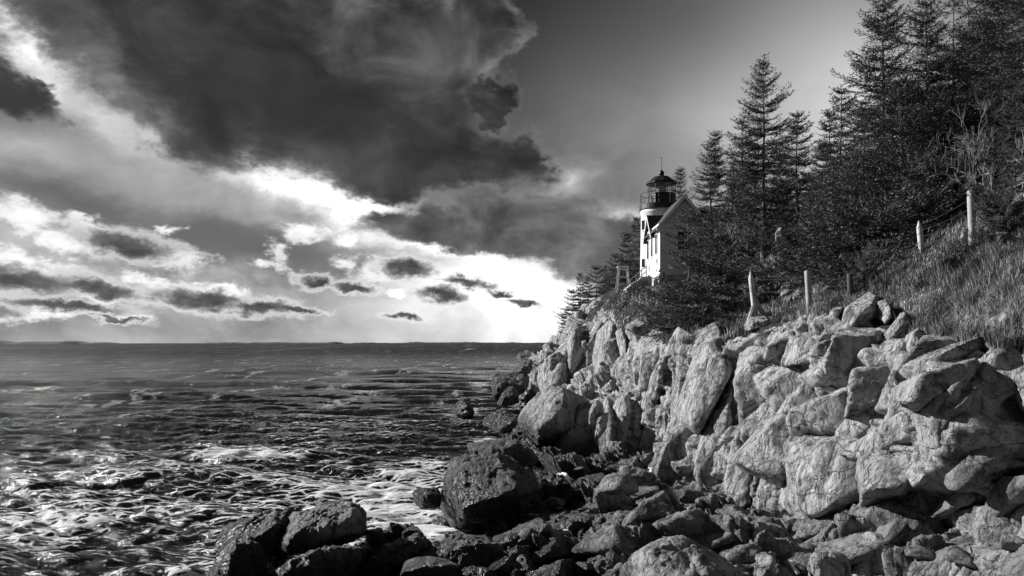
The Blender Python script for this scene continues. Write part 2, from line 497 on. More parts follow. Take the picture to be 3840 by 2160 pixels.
# ================================================================== the land: one lofted sheet, foot in the sea, rising to the wooded hill
ST = {   # distance: outline of the land in that slice, from its foot inland, as picture column and row
    230: [(1950, 1362), (1962, 1352), (1985, 1345), (2030, 1340), (2090, 1335), (2160, 1320), (2300, 1290), (2500, 1250)],
    130: [(1940, 1420), (1950, 1385), (1985, 1368), (2030, 1350), (2085, 1300), (2125, 1240), (2250, 1170), (2500, 1100)],
    92: [(1985, 1475), (1992, 1440), (2004, 1385), (2050, 1335), (2098, 1280), (2140, 1215), (2240, 1130), (2400, 1080)],
    76: [(1978, 1510), (1990, 1470), (2012, 1400), (2072, 1335), (2118, 1265), (2200, 1150), (2320, 1072), (2480, 1066)],
    60: [(1955, 1570), (1985, 1520), (2082, 1480), (2120, 1400), (2190, 1320), (2290, 1190), (2370, 1098), (2470, 1085)],
    47: [(1975, 1645), (2030, 1570), (2130, 1480), (2200, 1462), (2290, 1430), (2330, 1270), (2420, 1190), (2560, 1130)],
    38: [(2040, 1730), (2110, 1600), (2170, 1490), (2260, 1475), (2400, 1450), (2420, 1300), (2500, 1250), (2700, 1150)],
    32: [(2160, 1815), (2290, 1780), (2420, 1720), (2438, 1560), (2452, 1400), (2472, 1295), (2570, 1275), (2790, 1190)],
    28: [(2300, 1890), (2490, 1840), (2555, 1800), (2578, 1600), (2602, 1430), (2640, 1300), (2730, 1260), (2940, 1140)],
    24: [(2450, 1985), (2690, 1930), (2770, 1880), (2805, 1650), (2845, 1400), (2905, 1225), (2990, 1185), (3230, 1040)],
    21: [(2650, 2090), (2880, 2010), (2985, 1960), (3030, 1700), (3065, 1450), (3120, 1190), (3210, 1130), (3430, 970)],
    18: [(2850, 2230), (3100, 2040), (3215, 1930), (3255, 1650), (3300, 1400), (3375, 1240), (3450, 1215), (3680, 1040)],
    15: [(2950, 2330), (3260, 2080), (3400, 1850), (3440, 1650), (3485, 1450), (3570, 1300), (3670, 1260), (3900, 1120)],
    12: [(2950, 2500), (3380, 2200), (3580, 1960), (3640, 1750), (3690, 1550), (3780, 1400), (3880, 1330), (4150, 1180)],
    8.5: [(3300, 2900), (3900, 2450), (4250, 2150), (4350, 1900), (4450, 1650), (4600, 1450), (4800, 1350), (5200, 1200)],
}


def land():
    Ds = sorted(ST)
    K = 11
    ctl = np.zeros((len(Ds), K, 2))
    for i, D in enumerate(Ds):
        pts = [P(px, py, D) for px, py in ST[D]]
        c = [(q[0], q[2]) for q in pts]
        c[0] = (c[0][0] - 0.6, min(c[0][1], 0.0) - 1.2)          # the foot goes under water
        (xa, za) = c[-1]
        hill = min(1.0, max(0.15, 1.35 - D / 95.0))
        c += [(xa + 9, za + 4.6 * hill), (xa + 22, za + 9.5 * hill), (xa + 70, za + 16 * hill)]
        ctl[i] = c
    t = np.log(np.array(Ds, float))
    tn = np.concatenate([np.arange(t[0], math.log(10.5), 0.008), np.arange(math.log(10.5), math.log(34), 0.0024), np.arange(math.log(34), math.log(80), 0.004), np.arange(math.log(80), t[-1], 0.010)])
    k9 = np.exp(-np.linspace(-2, 2, 21) ** 2); k9 /= k9.sum()
    dense = np.arange(t[0] - .2, t[-1] + .2, 0.004)
    segs = [16, 20, 66, 66, 58, 40, 44, 60, 34, 20]
    L = np.zeros((len(tn), K, 2))
    for k in range(K):
        for j in range(2):
            y = np.interp(dense, t, ctl[:, k, j])
            y = np.convolve(np.pad(y, 10, mode='edge'), k9, 'valid')
            L[:, k, j] = np.interp(tn, dense, y)
    cols, kk = [], []
    for s in range(K - 1):
        for u in np.linspace(0, 1, segs[s], endpoint=(s == K - 2)):
            cols.append(L[:, s] * (1 - u) + L[:, s + 1] * u); kk.append(s + u)
    C = np.stack(cols, 1); kk = np.array(kk)
    # ease the corners of the outline a little
    for _ in range(3):
        C[:, 1:-1] = 0.25 * C[:, :-2] + 0.5 * C[:, 1:-1] + 0.25 * C[:, 2:]
    V = np.zeros((len(tn), len(kk), 3))
    V[..., 0] = C[..., 0]; V[..., 1] = np.exp(tn)[:, None]; V[..., 2] = C[..., 1]
    return V, kk


LV, LK = land()
LN = grid_normals(LV)
if LN[:, :, 2].mean() < 0: LN = -LN
nr, nc = LV.shape[:2]
p = LV.reshape(-1, 3); nrm = LN.reshape(-1, 3)
kk = np.tile(LK, nr)
# where bare rock ends and turf begins
edge = 5.35 + 0.55 * fbm(p * np.array([.35, .35, .35]), 3, 91)
far = smooth01(p[:, 1], 40, 70)
edge = edge - far * 0.55
rock = 1 - smooth01(kk, edge - 0.25, edge + 0.35)
dist = p[:, 1]
near = 1 - smooth01(dist, 29, 36)                                # bedded near wall, upright columns farther out
def relief(rot, an, sd):
    q = p @ rot_mat(*rot)
    w = q * np.array(an) + 0.30 * np.stack([fbm(q * .5 + k * 9.0, 3, sd + k) for k in range(3)], 1)
    h = fracture(p, [(3.0, 0.85, 0.25)], sd, an, rot, 0.12, True, 1.1) * BIG
    h = h + fracture(p, [(1.25, 0.36, 0.4)], sd + 3, an, (rot[0] * .7, rot[1] + .2, rot[2]), 0.14, True, 1.1) * BR
    h = h + fracture(p, [(0.52, 0.085, 0.5)], sd + 5, an, rot, 0.12, True, 1.1) * BR
    for s_, dep, wd in ((2.6, 0.45, 0.040), (1.05, 0.20, 0.05)):         # open joints
        f1, f2, _, _ = voronoi(w / s_, sd + 40, False)
        h = h - dep * (1 - smooth01(f2 - f1, 0.0, wd)) * smooth01(fbm(p * .5, 2, sd + 50), -.35, .15)
    return h
BIG = 1 - 0.5 * smooth01(kk, 4.2, 3.6) * smooth01(dist, 16, 19) * smooth01(dist, 34, 30)
patch = smooth01(fbm(p * np.array([.42, .42, .5]), 3, 44), -.15, .45)
BR = np.clip(0.15 + .4 * patch + .5 * smooth01(dist, 34, 46), 0, 1.2)
bed = relief((-0.47, -0.25, 0.30), (1.0, 0.62, 1.0), 19)
upr = relief((0.10, -0.22, 0.35), (1.0, 1.0, 0.42), 205)
flute = 0.13 * fbm(p * np.array([2.6, 2.6, 0.32]), 4, 77) * (0.5 + .5 * near)
fine = 0.035 * (1 - np.abs(fbm(p * 3.0, 4, 55)) * 1.6)
block = (1 + 0.5 * smooth01(dist, 38, 60)) * (0.35 + .65 * (1 - smooth01(kk, 4.2, 4.9)) * 1.0)
d = rock * ((bed * near + upr * (1 - near)) * block + flute * (1.15 - patch) + fine)
d = d + (1 - rock) * (0.30 * fbm(p * 0.45, 3, 12) + 0.07 * fbm(p * 2.1, 3, 13))
# the long joints and ledge lines of the wall, traced and cut into the rock
f8 = lambda L: [(2325 + x / 1.1498, 900 + y / 1.1498) for x, y in L]
JOINTS = [([(690, 885), (800, 852), (900, 832), (1000, 832), (1100, 812), (1250, 740), (1300, 660)], .55, 8), ([(815, 850), (800, 920), (830, 990)], .40, 7),
          ([(760, 770), (870, 720), (1000, 650), (1100, 600), (1280, 520), (1440, 450)], .50, 9), ([(810, 525), (960, 472), (1100, 442), (1210, 430)], .40, 8),
          ([(1340, 880), (1330, 700), (1350, 640), (1420, 560)], .7, 14), ([(1590, 480), (1640, 700), (1690, 830)], .5, 10), ([(250, 540), (256, 700), (250, 920)], .5, 9),
          ([(410, 805), (470, 770), (500, 750)], .35, 6), ([(490, 640), (480, 700), (400, 830)], .25, 6), ([(330, 1065), (480, 1000), (640, 900)], .45, 9),
          ([(790, 380), (812, 480), (760, 560)], .4, 8), ([(950, 300), (962, 400), (880, 450)], .4, 8), ([(1190, 450), (1196, 580)], .35, 8), ([(620, 565), (740, 600), (870, 655)], .35, 8),
          ([(140, 640), (190, 690), (186, 930)], .5, 8), ([(125, 700), (130, 920)], .5, 8), ([(205, 500), (200, 620)], .4, 8), ([(560, 450), (600, 580), (590, 700)], .25, 6),
          ([(600, 980), (720, 1000), (750, 1110)], .3, 7), ([(640, 1140), (760, 1120)], .4, 8), ([(900, 870), (960, 980), (940, 1120)], .22, 6), ([(1040, 660), (1060, 800)], .18, 5)]
PX = CX + F * p[:, 0] / p[:, 1]; PY = HY - F * (p[:, 2] - CH) / p[:, 1]
wob = fbm(p * 1.7, 3, 66) * 9
sel = (p[:, 1] < 36) & (kk < 5.3)
for ln_, dep, wd in JOINTS:
    ln_ = np.array(f8(ln_))
    a_, b_ = ln_[:-1], ln_[1:]
    best = np.full(sel.sum(), 1e9)
    qx, qy = PX[sel] + wob[sel], PY[sel] + wob[sel]
    for s0, s1 in zip(a_, b_):
        e = s1 - s0; t_ = np.clip(((qx - s0[0]) * e[0] + (qy - s0[1]) * e[1]) / (e @ e), 0, 1)
        best = np.minimum(best, np.hypot(qx - s0[0] - t_ * e[0], qy - s0[1] - t_ * e[1]))
    d[sel] -= 1.25 * dep * np.exp(-(best / (wd * 1.35)) ** 2)
d = d - 0.30 * rock * smooth01(kk, 1.6, 2.2) * smooth01(kk, 4.4, 3.9) * smooth01(dist, 62, 50)
LP = p + nrm * d[:, None]
cliff = build_mesh('cliff', LP, grid_faces(nr, nc), M_CLIFF, attrs={'rock': rock})
tag(cliff, kind='structure')

# a lighter copy of the surface to set things down on
step = 3
gv = LP.reshape(nr, nc, 3)[::step, ::step]
BV = BVHTree.FromPolygons(gv.reshape(-1, 3).tolist(), grid_faces(*gv.shape[:2]).tolist())
EYE = Vector((0, 0, CH))


def surf(px, py):
    """where the line of sight through this spot of the photograph meets the land"""
    d = Vector(((px - CX) / F, 1.0, (HY - py) / F)).normalized()
    h = BV.ray_cast(EYE, d, 400.0)
    return (np.array(h[0]), np.array(h[1])) if h[0] is not None else (None, None)


def ground_z(x, y, default=0.0):
    h = BV.ray_cast(Vector((x, y, 200.0)), Vector((0, 0, -1)), 400.0)
    return h[0].z if h[0] is not None else default


# ------------------------------------------------------------------ the low rocky shore in front of the wall
SH = [  # picture column, row, distance: spots on the shore
    (1250, 2175, 19.0), (1600, 2075, 21.3), (1700, 1995, 23.6), (1730, 1905, 27.0), (1810, 1725, 38.0), (1960, 1600, 54.0),
    (1500, 2150, 17.5), (1750, 2080, 19.0), (1850, 2000, 20.5), (2000, 1960, 21.5), (2100, 1900, 23.5), (2050, 1800, 29.0), (2250, 1850, 26.5), (2350, 1780, 30.5),
    (1900, 2150, 16.5), (2100, 2080, 17.0), (2300, 1990, 18.5), (2500, 1950, 20.5), (2650, 1960, 21.5), (2850, 1990, 20.5), (3000, 2000, 19.5),
    (2300, 2150, 15.0), (2600, 2080, 16.0), (2900, 2110, 15.5), (3150, 2080, 16.5), (3300, 1960, 16.5), (3400, 1850, 16.0),
    (3200, 2170, 13.0), (3500, 2050, 12.6), (3500, 1880, 14.0), (3650, 1900, 12.8), (3800, 1950, 11.5), (3700, 1720, 14.3), (3830, 1650, 13.6), (3800, 2150, 10.4), (2500, 2300, 12.0), (3000, 2330, 11.0), (3500, 2400, 9.0)]
sp_ = np.array([P(*q) for q in SH])
anch = np.concatenate([sp_, np.array([[-9, 15, -2.5], [-8, 22, -2.5], [-6, 30, -2.5], [-6, 40, -3], [-4, 55, -3], [-10, 10, -1.5], [0, 8, 0.6], [4, 7, 1.6], [-5, 8, -0.6], [-4.8, 15.5, -0.4], [9, 6, 3.0], [-6.2, 19, -1.3], [-4.6, 22, -1.3], [-3.9, 26, -1.3], [-3.8, 33, -1.4], [-2.8, 45, -1.5]])])
nx_, ny_ = 640, 760
gx = np.linspace(-9, 11.5, nx_); gy = np.exp(np.linspace(math.log(7.5), math.log(58), ny_))
GX, GY = np.meshgrid(gx, gy)
xs = GX.ravel(); ys = GY.ravel()
# thin-plate fit through the spots
def tps(r2): return np.where(r2 > 0, r2 * np.log(np.maximum(r2, 1e-12)), 0)
sc_ = np.array([1.0, 1.0])
A = anch[:, :2].copy(); A[:, 1] = np.log(A[:, 1]) * 18
n_ = len(A)
Km = tps(((A[:, None] - A[None]) ** 2).sum(-1)) + np.eye(n_) * 0.6
Pm = np.concatenate([np.ones((n_, 1)), A], 1)
sol = np.linalg.solve(np.block([[Km, Pm], [Pm.T, np.zeros((3, 3))]]), np.concatenate([anch[:, 2], np.zeros(3)]))
Q = np.stack([xs, np.log(ys) * 18], 1)
zs = sol[n_] + Q @ sol[n_ + 1:]
for i in range(n_):
    zs += sol[i] * tps(((Q - A[i]) ** 2).sum(1))
zs = np.clip(zs, -3.0, 6.5)
p = np.stack([xs, ys, zs], 1)
q = p.copy(); q[:, 2] *= 0.5
dz = fracture(p, [(2.6, 0.85, 0.3), (1.05, 0.30, 0.5), (0.45, 0.10, 0.5), (0.2, 0.03, 0.4)], 140, (1, 0.85, 0.9), (-0.25, -0.30, 0.5), 0.28, True, 1.0)
dz += 0.03 * fbm(p * 8, 2, 5)
dn = np.stack([-0.45 * np.ones(len(p)), -0.35 * np.ones(len(p)), 0.82 * np.ones(len(p))], 1)
SP = p + dn * dz[:, None] * (0.55 + 0.45 * smooth01(zs, -0.5, 1.0))[:, None]
shore = build_mesh('rocky_shore', SP, grid_faces(ny_, nx_), M_SHORE)
tag(shore, kind='structure')
gs = SP.reshape(ny_, nx_, 3)[::4, ::4]
BS = BVHTree.FromPolygons(gs.reshape(-1, 3).tolist(), grid_faces(*gs.shape[:2]).tolist())


def shore_z(x, y, default=-1.0):
    h = BS.ray_cast(Vector((x, y, 50.0)), Vector((0, 0, -1)), 100.0)
    return h[0].z if h[0] is not None else default

# ================================================================== the sea
def mat_sea():
    m, b, bs = new_mat('sea water')
    geo = b.n('ShaderNodeNewGeometry'); pos = geo.outputs['Position']
    s3 = b.n('ShaderNodeSeparateXYZ'); b.put(s3.inputs[0], pos)
    foam = b.n('ShaderNodeAttribute', attribute_name='foam').outputs['Fac']
    w = b.mapping(pos, rot=(0, 0, R(-9)), sc=(0.42, 1.0, 1.0))
    n1 = b.noise(w, 2.4, 8, 0.62, 0.35).outputs['Fac']
    n2 = b.noise(b.mapping(pos, rot=(0, 0, R(14)), sc=(0.30, 0.75, 1.0)), 0.55, 6, 0.62, 0.4).outputs['Fac']
    n3 = b.noise(b.mapping(pos, rot=(0, 0, R(-5)), sc=(0.25, 0.8, 1.0)), 0.10, 7, 0.65, 0.3).outputs['Fac']
    h = b.m('ADD', b.m('MULTIPLY', n1, 0.30), b.m('ADD', b.m('MULTIPLY', n2, 0.9), b.m('MULTIPLY', n3, 2.2)))
    bp = b.n('ShaderNodeBump'); bp.inputs['Strength'].default_value = 1.0; b.put(bp.inputs['Distance'], b.lin(s3.outputs[1], 25.0, 200.0, 0.42, 1.1))
    b.put(bp.inputs['Height'], h); b.t.links.new(bp.outputs[0], bs.inputs['Normal'])
    # foam laces: stretched noise that thins out where there is little foam; far out scattered whitecaps and painted glints
    fl = b.noise(b.mapping(pos, rot=(0, 0, R(-10)), sc=(0.42, 1.5, 1.0)), 3.6, 10, 0.74, 0.8).outputs['Fac']
    f2 = b.noise(b.mapping(pos, rot=(0, 0, R(-4)), sc=(0.16, 0.8, 1.0)), 0.45, 7, 0.70, 0.6).outputs['Fac']
    f3 = b.noise(b.mapping(pos, rot=(0, 0, R(-3)), sc=(0.30, 0.045, 1.0)), 0.9, 8, 0.75, 0.3).outputs['Fac']
    f4 = b.noise(b.mapping(pos, rot=(0, 0, R(-3)), sc=(0.06, 0.0022, 1.0)), 0.9, 8, 0.75, 0.3).outputs['Fac']
    cap_glints = b.m('ADD', b.m('MULTIPLY', b.step(f3, 0.55, 0.66), b.step(s3.outputs[1], 35.0, 80.0)), b.m('MULTIPLY', b.step(f4, 0.55, 0.66), b.step(s3.outputs[1], 350.0, 800.0, 0.0, 0.7)), clamp=True)  # pale streaks painted in as glints on the middle and far water
    lw = b.vm('ADD', b.mapping(pos, rot=(0, 0, R(-10)), sc=(0.55, 1.5, 0.0)), b.vm('MULTIPLY', b.noise(pos, 1.1, 5, 0.65).outputs['Color'], (0.9, 0.9, 0.0)))
    lv = b.n('ShaderNodeTexVoronoi', feature='DISTANCE_TO_EDGE'); b.put(lv.inputs['Vector'], lw); lv.inputs['Scale'].default_value = 2.4
    lace = b.step(lv.outputs['Distance'], 0.22, 0.0)
    fl = b.m('ADD', b.m('MULTIPLY', fl, 0.75), b.m('MULTIPLY', lace, 0.22))
    fr = b.mix(b.step(s3.outputs[1], 60.0, 160.0), fl, b.m('SUBTRACT', f2, 0.04))
    k = b.step(b.m('SUBTRACT', b.m('ADD', foam, b.m('MULTIPLY', b.m('SUBTRACT', fr, 0.5), 2.7)), 0.52), 0.0, 0.42)
    v = b.mix(k, b.mix(cap_glints, 0.008, 0.55), 0.78)
    grey(b, bs, v)
    b.put(bs.inputs['Roughness'], b.mix(k, b.lin(s3.outputs[1], 80.0, 600.0, 0.10, 0.55), 0.8))
    b.put(bs.inputs['Specular IOR Level'], b.lin(s3.outputs[1], 40.0, 400.0, 0.5, 0.20))
    bs.inputs['IOR'].default_value = 1.33
    return m


def sea():
    rows = np.concatenate([np.arange(2230, 1300, -1.5), np.arange(1300, 1290, -0.5)])
    rr = (CH * F) / (rows - HY)
    rr = np.concatenate([[4.0, 9.0], rr, np.geomspace(rr[-1] * 1.3, 90000, 26)])
    aa = np.concatenate([np.linspace(R(-80), R(-37), 160, endpoint=False), np.linspace(R(-37), R(10), 1150, endpoint=False), np.linspace(R(10), R(80), 180)])
    RR, AA = np.meshgrid(rr, aa, indexing='ij')
    x = (RR * np.sin(AA)).ravel(); y = (RR * np.cos(AA)).ravel(); r = RR.ravel()
    rnd = np.random.RandomState(4)
    z = np.zeros_like(x); dx = np.zeros_like(x); dy = np.zeros_like(x); sl = np.zeros_like(x)
    dr = np.gradient(rr)[:, None] * np.ones_like(AA)
    dr = np.abs(dr).ravel()
    for i in range(90):
        lam = 0.55 * (26 / 0.55) ** (i / 89.0) * rnd.uniform(.9, 1.1)
        th = R(-98) + rnd.normal(0, 0.42)                       # running in towards the shore
        kx, ky = math.cos(th), math.sin(th)
        k = 2 * math.pi / lam
        a = 0.0150 * lam ** 0.80 * rnd.uniform(.5, 1.3)
        a *= 1.15 if lam < 2.5 else (0.85 if lam < 6 else 0.42)
        fade = smooth01(lam / np.maximum(dr, 1e-3), 2.2, 5.0)
        ph = k * (kx * x + ky * y) + rnd.uniform(0, 6.283) + 0.6 * np.sin(0.11 * x + 0.07 * y + i)
        s, c = np.sin(ph), np.cos(ph)
        z += a * fade * s; dx -= 0.8 * a * fade * kx * c; dy -= 0.8 * a * fade * ky * c
        sl += a * k * fade * s
    foam = np.zeros_like(x)
    def blob(px, py, rx, ry, k, row=None):
        D = CH * F / (py - HY); cx = (px - CX) / F * D
        return k * np.exp(-(((x - cx) / rx) ** 2 + ((y - D) / ry) ** 2))
    # broken water along the rocks, one breaking crest, and glitter painted as foam
    for q in [(1560, 1950, 1.7, 2.6, .62), (1640, 1990, 1.0, 1.2, .7), (1480, 1850, 2.2, 4.0, .48), (1350, 1800, 3.5, 3.5, .36), (1620, 1760, 1.6, 4.0, .5), (1850, 1660, 1.4, 4.0, .6),
              (1450, 2050, 1.2, 1.4, .5), (1750, 1560, 1.5, 6.0, .5), (1800, 1450, 2.4, 8.0, .75), (1740, 1535, 2.0, 3.5, .6), (1790, 1395, 3.5, 10, .5), (1700, 1380, 8, 10, .35), (1150, 1900, 4, 5, .28), (800, 2080, 2.0, 3.0, .30),
              (1000, 1690, 3.6, 3.2, .30), (500, 1900, 6, 6, .20), (100, 1950, 3, 5, .30), (1300, 1600, 9, 9, .25), (700, 1560, 14, 9, .15), (930, 1735, 2.6, .8, .4)]:
        foam += blob(*q)
    foam += np.clip(sl * 0.95 - 0.12, 0, .5) * 0.55 * smooth01(r, 260, 40) + 0.02
    foam += 0.22 * smooth01(y, 75, 24) * smooth01(fbm(np.stack([x * .11, y * .09, 0 * x], 1), 3, 2), -.55, .35)  # foam spread over near water to paint in its bright reflections
    fz = np.clip(1.0 - foam * 0.25, 0.5, 1)
    # the breaking crest itself
    D0 = CH * F / (1735 - HY); x0 = (960 - CX) / F * D0
    ridge = np.exp(-((y - D0 - 0.10 * (x - x0) - .35) / 0.75) ** 2) * smooth01(x, x0 - 3.4, x0 - 1.2) * smooth01(x, x0 + 5.5, x0 + .5)
    z = z * fz + 0.24 * ridge * (1 + 0.3 * np.sin(x * 3.1) * np.sin(x * 1.3 + 1))
    foam += 0.66 * np.exp(-((y - D0 - 0.10 * (x - x0) + .1) / 0.5) ** 2) * smooth01(x, x0 - 3.0, x0 - 1.6) * smooth01(x, x0 + 3.5, x0 + .5)
    V = np.stack([x + dx, y + dy, z], 1)
    o = build_mesh('sea', V, grid_faces(len(rr), len(aa)), mat_sea(), smooth=True, attrs={'foam': foam})
    tag(o, kind='structure')
    # make sure the sheet faces up
    if o.data.polygons[len(o.data.polygons) // 2].normal.z < 0: o.data.flip_normals()


sea()

# ------------------------------------------------------------------ low wooded islands on the horizon
M_ISLE = mat_plain('far wood', 0.030, 0.9, var=0.3, scale=0.004)


def island(px0, px1, D, hpx, seed, taper=0.2):
    n, m = 160, 7
    rnd = np.random.RandomState(seed)
    xs = np.linspace((px0 - CX) / F * D, (px1 - CX) / F * D, n)
    u = np.linspace(0, 1, n)
    prof = hpx / F * D * (smooth01(u, 0, taper) * smooth01(1 - u, 0, taper)) ** .6
    q = np.stack([u * 14 + seed, u * 0, u * 0], 1)
    prof = np.maximum(prof * (0.85 + 0.28 * fbm(q, 4, seed)), 0.4)
    wid = 500 * D / 9000
    V = np.zeros((m, n, 3))
    for k in range(m):
        s = k / (m - 1)
        V[k, :, 0] = xs; V[k, :, 1] = D + wid * (s - .5) * (0.3 + prof / prof.max()); V[k, :, 2] = prof * math.sin(math.pi * s) ** .5 - 1.0 + 0.12 * prof * rnd.uniform(-1, 1, n) * (0 < k < m - 1)
    o = build_mesh('far_island', V.reshape(-1, 3), grid_faces(m, n), M_ISLE)
    tag(o, kind='structure')


island(-420, 545, 5200, 10, 3, .28)
island(780, 1292, 9000, 6, 5, .05)
island(1310, 1480, 12000, 4, 8, .2)
island(1400, 2140, 16000, 5, 6, .25)
island(2045, 2300, 1500, 16, 9, .12)

# ================================================================== the lighthouse and the house built against it
M_WHITE = mat_plain('white masonry', 0.80, 0.7, var=0.07, scale=2.5, bump=0.02)
M_STUCCO = mat_plain('painted brick', 0.80, 0.8, var=0.12, scale=3.0, bump=0.02)
M_TRIM = mat_plain('white trim', 0.82, 0.5, var=0.03)
M_BLACK = mat_plain('black iron', 0.016, 0.45, var=0.25)
M_IRON = mat_plain('grey iron', 0.22, 0.5, var=0.2)
M_ROOF = mat_plain('dark shingle', 0.045, 0.8, var=0.35, scale=9.0, bump=0.03)
M_PANE = mat_plain('dark pane', 0.012, 0.08, var=0.1)
M_LENS = mat_plain('lens glass', 0.55, 0.12, var=0.3, scale=8.0)
M_WOOD = mat_plain('weathered wood', 0.40, 0.85, var=0.22, scale=5.0, bump=0.01)
M_PALE = mat_plain('pale wood', 0.62, 0.8, var=0.15, scale=7.0, bump=0.008)
M_CONC = mat_plain('concrete', 0.42, 0.9, var=0.2, scale=4.0, bump=0.01)
M_SNOW = mat_plain('old snow', 0.66, 0.6, var=0.06, scale=3.0, bump=0.05)


def mat_glass():
    m, b, bs = new_mat('lantern glass')
    t = m.node_tree
    tr = b.n('ShaderNodeBsdfTransparent'); tr.inputs[0].default_value = (.88, .88, .88, 1)
    gl = b.n('ShaderNodeBsdfGlossy'); gl.inputs[0].default_value = (.9, .9, .9, 1); gl.inputs[1].default_value = 0.05
    mx = b.n('ShaderNodeMixShader'); mx.inputs[0].default_value = 0.16
    t.links.new(tr.outputs[0], mx.inputs[1]); t.links.new(gl.outputs[0], mx.inputs[2])
    t.links.new(mx.outputs[0], t.nodes['Material Output'].inputs[0])
    return m


M_GLASS = mat_glass()


def mat_clapboard():
    m, b, bs = new_mat('clapboard')
    geo = b.n('ShaderNodeNewGeometry')
    z = b.n('ShaderNodeSeparateXYZ'); b.put(z.inputs[0], geo.outputs['Position'])
    fr = b.m('FRACT', b.m('MULTIPLY', z.outputs[2], 3.6))
    bp = b.n('ShaderNodeBump'); bp.inputs['Strength'].default_value = 1.0; bp.inputs['Distance'].default_value = 0.10
    b.put(bp.inputs['Height'], b.m('SUBTRACT', 1.0, fr)); b.t.links.new(bp.outputs[0], bs.inputs['Normal'])
    bs.inputs['Base Color'].default_value = (.82, .82, .82, 1); bs.inputs['Roughness'].default_value = 0.6
    return m


M_CLAP = mat_clapboard()


def mat_rubble():
    m, b, bs = new_mat('foundation stone')
    geo = b.n('ShaderNodeNewGeometry'); pos = geo.outputs['Position']
    vo = b.n('ShaderNodeTexVoronoi', feature='DISTANCE_TO_EDGE'); b.put(vo.inputs['Vector'], b.mapping(pos, sc=(1, 1, 1.5))); vo.inputs['Scale'].default_value = 2.6
    k = b.step(vo.outputs['Distance'], 0.0, 0.09)
    grey(b, bs, b.mix(k, 0.30, b.lin(b.noise(pos, 3, 5).outputs['Fac'], .3, .7, .55, .8)))
    bp = b.n('ShaderNodeBump'); bp.inputs['Strength'].default_value = 1.0; bp.inputs['Distance'].default_value = 0.07
    b.put(bp.inputs['Height'], k); b.t.links.new(bp.outputs[0], bs.inputs['Normal'])
    return m


M_FOUND = mat_rubble()
HX0, HX1, HYF, HYB = 12.80, 16.95, 64.0, 70.6      # the house: long wall to the sea, gable towards the camera
ZB, ZE, ZR = 11.9, 16.15, 18.72                     # top of the foundation, eaves, ridge
TX, TY = 14.6, 72.2                                 # tower axis


def zrow(py, D): return CH + (HY - py) / F * D


